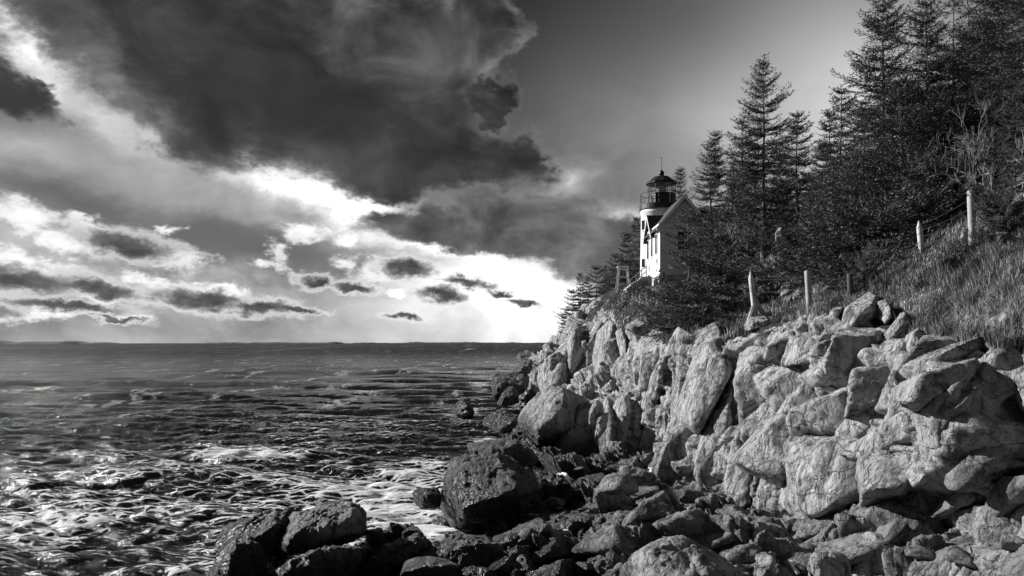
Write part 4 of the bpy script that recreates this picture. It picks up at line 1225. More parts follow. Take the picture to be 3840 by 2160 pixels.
# ================================================================== fence posts and wire
POSTS = [  # column, foot row, top row, pointed, radius px, lean px, material, label
    (2836, 1212, 1018, True, 11, -22, 'P', 'pale pointed fence post with two slanting braces at the cliff edge'),
    (3037, 1166, 1016, False, 11, -10, 'W', 'short grey flat-topped fence post standing behind the bright blocks'),
    (3192, 1120, 1026, False, 11, -6, 'D', 'dark stub of a fence post half hidden by spruce boughs'),
    (3457, 948, 828, True, 10, -12, 'P', 'bright pointed fence post in front of a pale boulder'),
    (3648, 918, 716, False, 13, -8, 'W', 'tall grey flat-topped fence post near the right edge'),
]
M_DARKPOST = mat_plain('dark post', 0.07, 0.9, var=0.3, scale=9)
M_WIRE = mat_plain('fence wire', 0.10, 0.5, metal=.6)


def fence():
    tips = []
    for (px, fy, ty, pointed, rp, ln, mk, label) in POSTS:
        pt, _ = surf(px, fy)
        D = pt[1]
        t = empty('fence_post', pt)
        tag(t, label, 'fence post', 'fence posts along the slope')
        top = P(px + ln, ty, D) - pt
        r = rp / F * D
        L = np.linalg.norm(top)
        m = MB()
        prof = [(r * 1.06, -.4), (r * 1.03, .3 * L), (r, .75 * L), (r * .97, L - (r * 2.6 if pointed else .02))]
        if pointed: prof.append((r * .12, L))
        else: prof.append((r * .82, L))
        m.lathe(prof, 10)
        m.v = [(x + top[0] * (z / L), y, z) for x, y, z in m.v]
        m.build('post', {'P': M_PALE, 'W': M_WOOD, 'D': M_DARKPOST}[mk], t, True)
        if 'braces' in label:
            for qx, qy, sy_ in ((2793, 1226, 1150), (2892, 1210, 1115)):
                e = P(qx, qy, D) - pt; s = P(px - 10, sy_, D) - pt
                b = MB(); b.tube([e + (0, -.12, -.2), s], r * .8, 7); b.build('brace', M_WOOD, t)
            b = MB()           # loose coil of wire hung on the post
            c = P(2803, 1130, D) - pt
            for k in range(4):
                b.tube([(c[0] + (.34 + .03 * k) * math.cos(a) * .62, -.16 - .03 * k, c[2] + .36 * math.sin(a) + .05 * k) for a in np.linspace(0, 2 * math.pi, 25)], .007, 4)
            b.build('wire_coil', M_WIRE, t)
        tips.append((pt, top))
    def strands(i, j, hs, label):
        m = MB()
        (p0, t0), (p1, t1) = tips[i], tips[j]
        for h in hs:
            a = p0 + t0 * h; b = p1 + t1 * h
            m.tube([a + (b - a) * u - np.array([0, .1, .25 * u * (1 - u)]) for u in np.linspace(0, 1, 9)], .008, 4)
        tag(m.build('wire_strand', M_WIRE), label, 'fence wire', 'sagging wires of the old fence')
    strands(0, 1, (.35, .6, .85), 'thin wires between the braced post and the short grey post')
    strands(1, 2, (.35, .6, .85), 'thin wires between the short grey post and the dark stub')
    strands(2, 3, (.4, .65, .85), 'thin wires crossing the low spruce boughs to the bright pointed post')
    strands(3, 4, (.3, .5, .7, .88), 'thin wires climbing from the bright pointed post to the tall post')
    # wires running on up the hill past the right edge
    m = MB(); (p0, t0) = tips[4]
    for h in (.35, .52, .7, .86):
        a = p0 + t0 * h; e = P(3990, 560 + (1 - h) * 260, 21.5)
        m.tube([a + (e - a) * u - np.array([0, .1, .3 * u * (1 - u)]) for u in np.linspace(0, 1, 9)], .008, 4)
    tag(m.build('wire_strand', M_WIRE), 'thin wires running up from the tall post to the right edge', 'fence wire', 'sagging wires of the old fence')


fence()

# ------------------------------------------------------------------ dry grass on the slope
def mat_grass():
    m, b, bs = new_mat('dry grass')
    geo = b.n('ShaderNodeNewGeometry')
    n = b.noise(geo.outputs['Position'], .8, 4).outputs['Fac']
    v = b.m('MULTIPLY', b.lin(geo.outputs['Random Per Island'], 0, 1, .06, .52), b.lin(n, .35, .65, .3, 1.6))
    grey(b, bs, v); bs.inputs['Roughness'].default_value = .7
    return m


M_GRASS = mat_grass()


def grass(name, regions, seed, hmin, hmax, wpx=1.0):
    """blades rooted on the land inside the given patches of slope"""
    rnd = np.random.RandomState(seed)
    B = []
    for (px0, py0, px1, py1, n, w) in regions:        # band from (px0,py0) to (px1,py1), half height w
        u = rnd.rand(n); s = rnd.uniform(-1, 1, n)
        for k in range(n):
            x = px0 + (px1 - px0) * u[k] + rnd.normal(0, 14); y = py0 + (py1 - py0) * u[k] + s[k] * w
            q, nn = surf(x, y)
            if q is None or abs(nn[2]) < .35: continue
            B.append(q)
    B = np.array(B); n = len(B)
    D = B[:, 1]
    h = rnd.uniform(hmin, hmax, n) * rnd.uniform(.6, 1.1, n) * (1 + .5 * fbm(B * .7, 2, 3)); h = h * (0.55 + 0.75 * smooth01(fbm(B * np.array([1.6, 1.6, .6]), 3, 31), -.4, .5)); a = rnd.uniform(0, 6.28, n); bend = rnd.uniform(.25, 1.1, n)
    wd = wpx / F * D * rnd.uniform(.6, 1.5, n)
    dx, dy = np.cos(a) * .8 + .25, np.sin(a) * .8
    sx, sy = -np.sin(a), np.cos(a)
    up = np.array([0, 0, 1.0])
    root = B - up * .08
    mid = B + np.stack([dx * bend * h * .35, dy * bend * h * .35, h * .6], 1)
    tip = B + np.stack([dx * bend * h, dy * bend * h, h * (1 - .35 * bend)], 1)
    S = np.stack([sx * wd, sy * wd, 0 * wd], 1)
    V = np.stack([root - S, root + S, mid + S * .7, mid - S * .7, tip + S * .12, tip - S * .12], 1).reshape(-1, 3)
    b = np.arange(n) * 6
    Fc = np.concatenate([np.stack([b, b + 1, b + 2, b + 3], 1), np.stack([b + 3, b + 2, b + 4, b + 5], 1)])
    o = build_mesh(name, V, Fc, M_GRASS)
    tag(o, kind='stuff')


grass('grass', [(2960, 1180, 3150, 1120, 2500, 30), (3080, 1130, 3400, 1010, 10000, 55), (3250, 1090, 3840, 950, 26000, 95), (3400, 1160, 3840, 1110, 20000, 85), (3380, 1240, 3800, 1260, 9000, 50), (3440, 1180, 3840, 1200, 9000, 60)], 1, .22, .48)
grass('undergrowth', [(2330, 1115, 2480, 1105, 1600, 35), (2210, 1180, 2400, 1110, 2200, 35), (2820, 1010, 3150, 860, 9000, 75), (2840, 1130, 3120, 1050, 5000, 60), (2500, 1180, 2620, 1140, 900, 30), (2480, 1280, 2800, 1235, 2500, 25), (2560, 1240, 2820, 1180, 2500, 30), (2800, 1210, 3000, 1170, 1800, 25), (2200, 1240, 2460, 1200, 2000, 40), (3150, 900, 3500, 850, 4500, 60), (3500, 880, 3840, 790, 4500, 60)], 2, .16, .38, 1.0)

# ================================================================== boulders: faceted blocks with broken faces
_ico = None


def ico(n):
    import bmesh
    bm = bmesh.new(); bmesh.ops.create_icosphere(bm, subdivisions=n, radius=1.0)
    V = np.array([v.co[:] for v in bm.verts]); Fc = np.array([[v.index for v in f.verts] for f in bm.faces]); bm.free()
    return V, Fc


ICO = {n: ico(n) for n in (4, 5, 6)}


def boulder_geo(outline, D, thick, seed, tilt=(-.25, .3), faces=3, rough=.06, push=.0, sharp=26, lod=5, cuts=9):
    """a block whose outline is a convex polygon (picture column,row), thick metres deep; returns world vertices, faces, centre"""
    rnd = np.random.RandomState(seed)
    pts = np.array(outline, float)
    c = pts.mean(0)
    cen = P(c[0], c[1], D + thick * push)
    view = cen - np.array([0, 0, CH]); view /= np.linalg.norm(view)
    ex = np.cross(view, (0, 0, 1.0)); ex /= np.linalg.norm(ex); ez = np.cross(ex, view)
    W3 = np.array([P(x, y, D + thick * push) for x, y in pts]) - cen
    q = np.stack([W3 @ ex, W3 @ ez], 1)
    size = np.sqrt((q ** 2).sum(1)).max()
    N, Hh = [], []
    V0 = ICO[4][0]
    n = len(q)
    area = sum(q[i][0] * q[(i + 1) % n][1] - q[(i + 1) % n][0] * q[i][1] for i in range(n))
    if area < 0: q = q[::-1]
    for i in range(n):
        a, b = q[i], q[(i + 1) % n]
        e = b - a
        if np.linalg.norm(e) < 1e-6: continue
        nn = np.array([e[1], -e[0]]) / np.linalg.norm(e)
        h = nn @ a
        k = rnd.uniform(-.35, .15)              # side faces lean out of the picture plane
        v3 = ex * nn[0] + ez * nn[1] + view * k; l = np.linalg.norm(v3)
        N.append(v3 / l); Hh.append(max(h, size * .12) / l)
    for s in range(faces):                      # the faces turned this way
        v3 = -view + ex * (tilt[0] + rnd.normal(0, .38)) + ez * (tilt[1] + rnd.normal(0, .32)); v3 /= np.linalg.norm(v3)
        N.append(v3); Hh.append(thick * .5 * rnd.uniform(.85, 1.15))
    N.append(view); Hh.append(thick * .6)
    for s in range(cuts):                       # chips knocked off the corners
        v3 = rnd.normal(0, 1, 3); v3 /= np.linalg.norm(v3)
        if v3 @ view > .2: v3 = v3 - 2 * (v3 @ view) * view
        dd = np.maximum(V0 @ np.array(N).T, 0.0) / np.array(Hh)[None]
        sup = ((V0 / dd.max(1)[:, None]) @ v3).max()
        N.append(v3); Hh.append(sup * rnd.uniform(.72, .92))
    N = np.array(N); Hh = np.array(Hh)
    V, Fc = ICO[lod]
    dots = np.maximum(V @ N.T, 0.0) / Hh[None]
    r = (dots ** sharp).sum(1) ** (-1.0 / sharp)
    nv = dots ** (sharp - 1) @ N; nv /= np.linalg.norm(nv, axis=1)[:, None] + 1e-9
    p = V * r[:, None]
    s = size
    w = p + cen
    d = fracture(w, [(s * .75, rough * s * .9, .4), (s * .33, rough * s * .60, .5), (s * .14, rough * s * .28, .5), (s * .06, rough * s * .10, .5)], seed * 3 + 7, (1, 1, .75), (rnd.uniform(-.6, .6), rnd.uniform(-.6, .6), 0))
    d = d + rough * s * .22 * fbm(w * (5 / s), 3, seed)
    return w + nv * d[:, None], Fc, cen


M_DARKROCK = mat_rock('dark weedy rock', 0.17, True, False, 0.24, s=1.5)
SCALE7 = 1.515
f7 = lambda L: [(700 + x / SCALE7, 1700 + y / SCALE7) for x, y in L]
f6 = lambda L: [(2400 + x / 1.4347, 1150 + y / 1.4347) for x, y in L]
f5 = lambda L: [(1800 + x / 2.229, 1150 + y / 2.229) for x, y in L]
f4 = lambda L: [(2800 + x / 2.415, 750 + y / 2.415) for x, y in L]

def surf_any(px, py):
    """the first land or shore met by this line of sight, and its normal"""
    d = Vector(((px - CX) / F, 1.0, (HY - py) / F)).normalized()
    hs = [h for h in (BV.ray_cast(EYE, d, 300.0), BS.ray_cast(EYE, d, 300.0)) if h[0] is not None]
    if not hs: return None, None
    h = min(hs, key=lambda q: q[3])
    return np.array(h[0]), np.array(h[1])


# ---- loose boulders, one object each
LOOSE = [
    # outline, distance (None: where it meets the land), thickness, material, label, extra
    (f7([(90, 720), (110, 600), (150, 520), (230, 420), (330, 360), (480, 325), (600, 290), (650, 265), (690, 300), (690, 360), (600, 500), (560, 720)]), 17.5, 2.2, 'D', 'large dark boulder with foam behind it at the lower left shore', dict(lod=6, tilt=(-.1, .5))),
    (f7([(120, 740), (190, 580), (270, 490), (350, 480), (430, 525), (470, 640), (430, 760)]), 16.2, 1.6, 'D', 'rounded rock leaning on the front of the lower left boulder', dict(tilt=(-.2, .4))),
    (f7([(530, 480), (580, 400), (690, 330), (850, 285), (930, 288), (1005, 330), (1018, 390), (1005, 470), (860, 545), (560, 570)]), 16.6, 1.8, 'R', 'boulder with snowy rim right of the large lower left boulder', dict(lod=6, tilt=(-.1, .45))),
    (f7([(525, 590), (600, 540), (800, 535), (1000, 455), (1040, 520), (900, 740), (540, 740)]), 15.4, 1.7, 'R', 'low block with sunlit top under the boulder with the snowy rim', dict(lod=6, tilt=(-.15, .5))),
    (f7([(1022, 435), (1108, 428), (1114, 510), (1030, 520)]), 17.2, .8, 'D', 'small square black rock standing in the gap between two boulders', {}),
    (f7([(1080, 565), (1180, 505), (1305, 462), (1345, 478), (1368, 535), (1230, 640), (1090, 720), (960, 720)]), 16.4, 1.7, 'R', 'slanting wedge-shaped rock right of the small square black rock', dict(lod=6, tilt=(-.1, .55))),
    (f7([(1225, 445), (1275, 425), (1325, 425), (1345, 480), (1240, 500)]), 17.6, .8, 'D', 'dark knob of rock behind the wedge-shaped rock', {}),
    (f7([(1445, 180), (1478, 55), (1545, 5), (1690, -8), (1850, -20), (1985, 45), (2005, 150), (1965, 240), (1880, 400), (1540, 400), (1495, 330)]), 22.6, 3.4, 'D', 'great domed dark rock standing at the edge of the surf', dict(lod=6, tilt=(-.15, .25), rough=.05)),
    (f7([(1308, 200), (1360, 200), (1440, 228), (1452, 310), (1320, 315)]), 23.0, 1.1, 'D', 'low black rock in the surf left of the great domed rock', {}),
    (f7([(1600, -30), (1720, -60), (1850, -70), (1990, 20), (1900, 120), (1700, 80)]), 25.0, 2.2, 'D', 'ridge of rock rising behind the great domed rock', {}),
    (f7([(1210, 720), (1240, 620), (1310, 595), (1410, 590), (1500, 612), (1580, 720)]), 14.6, 1.5, 'R', 'smooth rounded rock at the bottom edge between wedge and broken ledges', dict(rough=.025, tilt=(-.1, .7))),
    (f7([(1390, 590), (1440, 540), (1570, 480), (1750, 490), (1810, 560), (1780, 700), (1560, 690)]), 16.0, 1.8, 'R', 'broad cracked ledge below the great domed rock', dict(lod=6, tilt=(-.15, .6))),
    (f6([(-20, 1320), (50, 1270), (125, 1238), (220, 1230), (330, 1280), (430, 1350), (560, 1480), (560, 1560), (-20, 1560)]), 12.6, 2.2, 'R', 'large coarse rounded boulder at the bottom centre of the shore', dict(lod=6, rough=.035, tilt=(-.15, .6))),
    (f5([(1155, 1340), (1220, 1322), (1330, 1350), (1400, 1370), (1500, 1450), (1380, 1480), (1210, 1480)]), 21.5, 1.5, 'R', 'flat-topped slab with a pale left side in the shaded gully', dict(rough=.03)),
    (f6([(640, 1340), (700, 1320), (725, 1330), (730, 1480), (600, 1480)]), 12.5, 1.0, 'R', 'angular rock on the left of the bottom snow patch', {}),
    (f6([(905, 1380), (970, 1315), (1050, 1345), (1110, 1400), (1105, 1470), (930, 1470)]), 12.4, 1.0, 'R', 'pointed rock standing in the middle of the bottom snow patch', {}),
    (f5([(145, 790), (200, 705), (260, 695), (320, 725), (325, 800), (250, 830), (150, 825)]), 58, 2.2, 'D', 'wedge of dark rock with a bright edge at the foot of the far headland', {}),
    (f5([(95, 640), (120, 575), (190, 560), (300, 560), (410, 580), (405, 660), (330, 740), (110, 760)]), 64, 3.5, 'D', 'black shelf of rock in the surf below the far headland', {}),
    (f5([(255, 555), (300, 520), (330, 480), (415, 470), (420, 560), (330, 570)]), 70, 3, 'D', 'dark rock behind the black shelf below the far headland', {}),
    (f5([(290, 455), (320, 412), (400, 408), (480, 400), (470, 465), (330, 472)]), 120, 4, 'D', 'low dark rock tip furthest out beyond the headland', {}),
    (f5([(-210, 860), (-195, 805), (-160, 775), (-110, 790), (-65, 840), (-60, 925), (-150, 940), (-205, 900)]), 57, 2.0, 'D', 'lone black rock standing in the water off the headland', {}),
    (f5([(25, 990), (60, 920), (150, 870), (260, 880), (370, 950), (365, 1060), (200, 1060)]), 47, 3.5, 'D', 'low weed-covered rocks at the waterline left of the leaning rock', {}),
    (f5([(385, 960), (400, 850), (520, 730), (650, 660), (780, 720), (830, 850), (840, 1000), (790, 1090), (500, 1160), (440, 1100)]), 38, 4.2, 'R', 'huge leaning rock with diagonal pale bands above the surf', dict(lod=6, rough=.04, tilt=(-.35, .25))),
    (f5([(845, 740), (880, 690), (950, 700), (965, 760), (900, 780), (850, 770)]), None, .9, 'R', 'rounded boulder on the snowy ledge, nearest its left end', {}),
    (f5([(1045, 720), (1085, 685), (1135, 705), (1130, 740), (1060, 750)]), None, .8, 'R', 'triangular boulder on the right end of the long snow strip', {}),
    (f5([(1165, 790), (1200, 745), (1275, 735), (1285, 815), (1240, 840), (1180, 835)]), None, 1.0, 'R', 'blocky boulder on the ledge left of the cracked square one', {}),
    (f5([(1290, 770), (1320, 735), (1390, 745), (1395, 805), (1300, 810)]), None, .9, 'R', 'cracked square boulder with snow on top on the ledge', {}),
    (f5([(1400, 740), (1455, 732), (1470, 790), (1450, 840), (1400, 842)]), None, .9, 'R', 'upright block with a bright left face at the right end of the ledge', dict(tilt=(-.6, .1))),
    (f5([(910, 880), (960, 780), (1020, 800), (1010, 880), (960, 980), (905, 960)]), 33.5, 1.3, 'R', 'egg-shaped rock hanging below the snowy ledge', {}),
    (f5([(960, 1090), (980, 950), (1020, 900), (1060, 910), (1050, 1010), (1000, 1090)]), 33, 1.0, 'R', 'narrow slanting rock with a bright face below the egg-shaped rock', {}),
    (f4([(225, 690), (240, 630), (330, 578), (360, 610), (310, 680), (240, 700)]), None, .8, 'R', 'pale rounded boulder in the turf left of the short grey post', {}),
    (f4([(480, 510), (540, 450), (620, 405), (655, 430), (630, 475), (520, 520)]), None, .7, 'R', 'long white rock sticking out of the turf above the short grey post', dict(tilt=(-.3, .8))),
    (f4([(255, 430), (265, 330), (320, 310), (350, 390), (300, 430)]), None, .8, 'R', 'pale rock with a bright edge in the turf under the bare bush', {}),
    (f4([(1390, 290), (1480, 235), (1600, 255), (1640, 310), (1560, 350), (1430, 340)]), None, 1.0, 'R', 'bright boulder directly behind the pointed pale post', {}),
    (f4([(1830, 200), (1890, 150), (1925, 175), (1900, 260), (1820, 260)]), None, .9, 'R', 'tilted boulder left of the tall flat-topped post', {}),
    (f4([(2360, 170), (2400, 85), (2520, 70), (2600, 110), (2600, 210), (2400, 215)]), None, 1.3, 'R', 'big boulder highest up at the right edge', {}),
    (f4([(2290, 260), (2330, 235), (2470, 250), (2480, 300), (2440, 345), (2300, 310)]), None, 1.0, 'R', 'flat block with a squared end below the highest boulder at the right', dict(tilt=(-.1, .4))),
    (f4([(2090, 330), (2130, 280), (2240, 280), (2230, 400), (2120, 420)]), None, .9, 'R', 'dark boulder just right of the tall flat-topped post', {}),
    (f4([(2240, 420), (2260, 350), (2340, 338), (2410, 370), (2400, 460), (2270, 470)]), None, .9, 'R', 'lichen-spotted boulder below the flat block at the right', {}),
    (f4([(2250, 1170), (2290, 1110), (2380, 1085), (2440, 1100), (2480, 1180), (2420, 1290), (2290, 1250)]), None, 1.4, 'R', 'large smooth pale boulder in the grass at the right edge', dict(rough=.03)),
    (f4([(0, 1160), (60, 1110), (170, 1110), (220, 1150), (210, 1220), (20, 1230)]), None, 1.1, 'R', 'rounded rock at the foot of the braced post', {}),
    (f4([(330, 960), (350, 910), (430, 910), (425, 990), (340, 1000)]), None, .6, 'R', 'round dark stone behind the wires left of the short grey post', {}),
    (f4([(410, 930), (440, 890), (520, 880), (500, 950), (430, 960)]), None, .6, 'R', 'flat stone close to the left side of the short grey post', {}),
    (f4([(640, 700), (700, 650), (800, 655), (790, 720), (680, 740)]), None, .7, 'R', 'low grey rock between the short grey post and the dark stub', {}),
    (f4([(120, 830), (180, 790), (260, 800), (240, 860), (140, 870)]), None, .7, 'R', 'grey slab of rock right behind the braced post', {}),
    (f4([(680, 870), (720, 820), (780, 830), (770, 900), (690, 910)]), None, .6, 'R', 'grey stone at the foot of the dark post stub', {}),
    (f4([(1480, 400), (1510, 350), (1550, 370), (1540, 440), (1490, 450)]), None, .6, 'R', 'narrow upright stone left of the pointed pale post', {}),
    (f4([(1930, 430), (1960, 330), (2010, 310), (2010, 400), (1960, 450)]), None, .8, 'R', 'dark slab leaning at the left foot of the tall flat-topped post', {}),
    (f4([(1150, 340), (1200, 300), (1260, 320), (1240, 360), (1170, 370)]), None, .7, 'R', 'grey rounded stone among the boughs left of the bright boulder', {}),
    (f4([(300, 890), (330, 850), (460, 845), (450, 900), (320, 920)]), None, .7, 'R', 'long low stone in the turf above the round dark stone', {}),
]


def place(outline, D, thick, push=.25):
    if D is None:
        c = np.mean(np.array(outline), 0)
        q, _ = surf(c[0], c[1])
        D = (q[1] if q is not None else 25.0) + thick * .1
    return D


for k, (ol, D, th, mk, label, ex) in enumerate(LOOSE):
    D = place(ol, D, th)
    ex = dict(ex); ex.setdefault('lod', 5)
    V, Fc, cen = boulder_geo(ol, D, th, 300 + k, **ex)
    if ol is not None and LOOSE[k][1] is None: cen = cen + np.array([0, 0, .18]); V = V + np.array([0, 0, .18])
    o = build_mesh('boulder', V - cen, Fc, M_DARKROCK if mk == 'D' else M_ROCK, smooth=True)
    o.location = cen
    tag(o, label, 'boulder', 'loose boulders')

# ---- smaller stones of the jumble on the shore: nothing tells these apart
def stones():
    rnd = np.random.RandomState(77)
    zones = [(1850, 2010, 2500, 2160, 10, 20, 50), (2050, 1880, 2480, 1990, 8, 18, 40), (2500, 2080, 3200, 2160, 8, 20, 46), (3250, 1850, 3840, 2150, 10, 24, 60), (1620, 2050, 1900, 2160, 6, 16, 34), (2100, 1740, 2500, 1860, 6, 14, 30)]
    protos = []
    for k in range(7):
        ol = [(1920 + 100 * math.cos(a) * rnd.uniform(.7, 1.1), HY - 80 * math.sin(a) * rnd.uniform(.7, 1.1)) for a in np.linspace(0, 6.283, 7, endpoint=False)]
        V, Fc, cen = boulder_geo(ol, F / 100.0, 1.7, 900 + k, lod=4, faces=4, cuts=10, rough=.05)
        protos.append((V - cen, Fc))
    meshes = {}
    n = 0
    for (x0, y0, x1, y1, cnt, r0, r1) in zones:
        for _ in range(cnt):
            px, py = rnd.uniform(x0, x1), rnd.uniform(y0, y1)
            q, _n = surf_any(px, py)
            if q is None or q[2] < .1: continue
            r = rnd.uniform(r0, r1) / F * q[1]
            k = rnd.randint(7)
            if k not in meshes:
                o = build_mesh('stone', protos[k][0], protos[k][1], M_SHORE2, smooth=True); meshes[k] = o.data
            else:
                o = bpy.data.objects.new('stone', meshes[k]); COL.objects.link(o)
            o.location = q + np.array([0, 0, .15 * r]); o.rotation_euler = (rnd.uniform(-.5, .5), rnd.uniform(-.5, .5), rnd.uniform(0, 6.28)); o.scale = (r * rnd.uniform(.8, 1.25), r * rnd.uniform(.8, 1.25), r * rnd.uniform(.55, .95))
            tag(o, 'angular stone lying in the jumble on the rocky shore below the cliff', 'stone', 'stones of the shore jumble')


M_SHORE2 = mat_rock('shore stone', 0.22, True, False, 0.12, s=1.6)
stones()

# ---- blocks that belong to the cliff itself: one mesh, part of the cliff
FIXED = [
    (f4([(860, 1130), (880, 1010), (960, 920), (1160, 895), (1195, 960), (1195, 1100), (1130, 1165), (900, 1240)]), 2.2, dict(D=19.7, tilt=(-.35, .25), faces=2, rough=.025)),
    (f4([(750, 1020), (800, 970), (900, 950), (880, 1000), (850, 1100), (790, 1080)]), 1.4, dict(D=21.1, tilt=(-.3, .3), faces=2, rough=.03)),
    (f4([(600, 1200), (650, 1050), (740, 1010), (850, 1090), (840, 1180), (700, 1220), (640, 1270)]), 1.7, dict(D=21.5, tilt=(-.35, .25), faces=3)),
    (f4([(1210, 1080), (1240, 970), (1290, 950), (1315, 1080), (1260, 1140)]), 1.2, dict(D=18.9, tilt=(-.2, .2))),
    (f4([(1270, 1200), (1420, 1010), (1490, 1170), (1400, 1250), (1290, 1260)]), 1.3, dict(D=17.9, tilt=(-.35, .3), faces=2, rough=.03)),
    (f4([(1440, 1310), (1470, 1220), (1550, 1165), (1620, 1210), (1645, 1340), (1540, 1430)]), 1.4, dict(D=16.2, tilt=(-.35, .3), faces=2, rough=.03)),
    (f4([(560, 1440), (600, 1330), (840, 1250), (900, 1290), (910, 1370), (700, 1440)]), 1.5, dict(tilt=(-.2, .15))),
    (f4([(880, 1290), (930, 1240), (1040, 1230), (1050, 1280), (920, 1320)]), 1.0, dict(tilt=(-.25, .3))),
    (f4([(640, 1300), (690, 1200), (850, 1180), (850, 1240), (700, 1300)]), 1.2, dict(tilt=(-.25, .2))),
    (f4([(160, 1440), (200, 1300), (400, 1150), (500, 1140), (530, 1300), (480, 1420), (300, 1460)]), 1.6, dict(tilt=(-.4, .2), faces=2)),
    (f4([(500, 1200), (530, 1110), (600, 1110), (620, 1250), (560, 1330)]), 1.2, dict(tilt=(-.35, .2))),
    (f6([(895, 370), (960, 290), (1100, 240), (1340, 205), (1365, 345), (1180, 395), (975, 432), (930, 420)]), 2.4, dict(tilt=(-.3, .2), faces=2, rough=.025, lod=6)),
    (f6([(1380, 330), (1500, 270), (1700, 200), (1830, 158), (1845, 215), (1700, 330), (1560, 440), (1480, 400)]), 2.0, dict(tilt=(-.25, .45), faces=2, rough=.03, lod=6)),
    (f6([(780, 620), (800, 580), (1000, 490), (1250, 420), (1480, 375), (1500, 500), (1440, 585), (1200, 670), (1000, 690), (800, 690)]), 3.2, dict(tilt=(-.25, .15), faces=3, rough=.03, lod=6, push=.16)),
    (f6([(760, 740), (900, 700), (1180, 690), (1420, 720), (1500, 800), (1400, 930), (1180, 1100), (1020, 1180), (900, 1160), (760, 1010)]), 3.4, dict(tilt=(-.3, .05), faces=4, rough=.04, lod=6, push=-.04)),
    (f6([(480, 920), (560, 830), (690, 770), (740, 775), (690, 870), (620, 930), (500, 1000)]), 1.6, dict(tilt=(-.3, .35), faces=3)),
    (f6([(610, 1010), (660, 960), (770, 960), (830, 1060), (800, 1180), (690, 1170), (620, 1100)]), 1.7, dict(tilt=(-.3, .15), faces=2)),
    (f6([(780, 490), (860, 430), (890, 500), (840, 570), (760, 560)]), 1.1, dict(tilt=(-.3, .3))),
    (f6([(1560, 700), (1600, 480), (1800, 345), (1870, 560), (1830, 660), (1680, 700)]), 1.6, dict(tilt=(.25, .05), faces=1, rough=.02, push=.35)),
    (f6([(1780, 260), (1850, 250), (1915, 390), (1880, 400), (1790, 310)]), .9, dict(tilt=(-.4, .2))),
    (f6([(1600, 800), (1680, 720), (1880, 655), (2080, 700), (2120, 900), (1850, 960), (1620, 930)]), 2.6, dict(tilt=(-.15, .4), faces=3, rough=.05, lod=6)),
    (f6([(1440, 900), (1500, 840), (1560, 850), (1570, 930), (1480, 970)]), 1.2, dict(tilt=(-.3, .3))),
    (f6([(1370, 1060), (1480, 960), (1610, 960), (1640, 1010), (1500, 1110), (1400, 1110)]), 1.6, dict(tilt=(-.2, .45))),
    (f6([(1600, 1110), (1640, 1040), (1720, 1040), (1760, 1110), (1690, 1190), (1620, 1180)]), 1.4, dict(tilt=(-.2, .4))),
    (f6([(1700, 1160), (1760, 1080), (2080, 1100), (2120, 1250), (1900, 1330), (1720, 1250)]), 2.2, dict(tilt=(-.1, .5), faces=3, rough=.06, lod=6)),
    (f6([(1860, 960), (1900, 930), (2100, 960), (2120, 1060), (1900, 1040)]), 1.6, dict(tilt=(-.1, .5))),
    (f6([(1340, 1240), (1420, 1130), (1560, 1120), (1600, 1250), (1480, 1310), (1380, 1300)]), 1.6, dict(tilt=(-.2, .4), rough=.06)),
    (f5([(1135, 120), (1165, 110), (1230, 280), (1260, 470), (1270, 600), (1240, 560), (1200, 380)]), 1.0, dict(tilt=(-.9, .0), faces=1, rough=.02)),
    (f5([(1190, 200), (1280, 120), (1400, 100), (1510, 150), (1520, 330), (1400, 400), (1290, 370)]), 2.6, dict(tilt=(.1, .2), faces=2, rough=.04)),
    (f5([(1000, 330), (1060, 280), (1150, 270), (1200, 390), (1230, 560), (1150, 600), (1030, 500)]), 2.4, dict(tilt=(-.4, .1), faces=2, rough=.05)),
    (f5([(1265, 460), (1340, 420), (1480, 410), (1480, 560), (1420, 640), (1290, 600)]), 1.8, dict(tilt=(-.5, .1), faces=2, rough=.04)),
    (f5([(1480, 640), (1500, 420), (1570, 400), (1560, 540), (1530, 660)]), 1.4, dict(tilt=(-.2, .1), faces=2)),
    (f5([(1450, 960), (1460, 840), (1520, 840), (1530, 960), (1500, 1100), (1450, 1090)]), 1.2, dict(tilt=(-.5, .1), faces=2)),
    (f5([(1535, 830), (1600, 760), (1660, 770), (1660, 900), (1650, 1180), (1530, 1250), (1520, 1080)]), 1.5, dict(tilt=(-.3, .1), faces=2)),
    (f5([(1080, 880), (1130, 790), (1260, 840), (1340, 860), (1330, 1000), (1280, 1180), (1180, 1000)]), 2.0, dict(tilt=(-.4, .1), faces=3, rough=.06)),
    (f5([(1580, 1290), (1700, 1270), (1850, 1300), (1900, 1360), (1800, 1420), (1640, 1400)]), 1.6, dict(tilt=(-.2, .4))),
    (f5([(410, 700), (430, 450), (520, 420), (560, 560), (480, 700)]), 3, dict(tilt=(-.4, .1), faces=2)),
    (f5([(520, 640), (540, 430), (640, 390), (700, 400), (710, 600), (600, 660)]), 3, dict(tilt=(.1, .1), faces=2)),
    (f5([(720, 600), (725, 270), (790, 240), (820, 260), (810, 480), (760, 600)]), 3, dict(tilt=(-.2, .1), faces=2)),
    (f5([(830, 430), (850, 290), (910, 270), (920, 450), (880, 500)]), 2.4, dict(tilt=(-.2, .1), faces=2)),
    (f5([(760, 160), (780, 60), (850, 30), (870, 120), (840, 190)]), 3, dict(tilt=(-.2, .2), faces=2)),
]


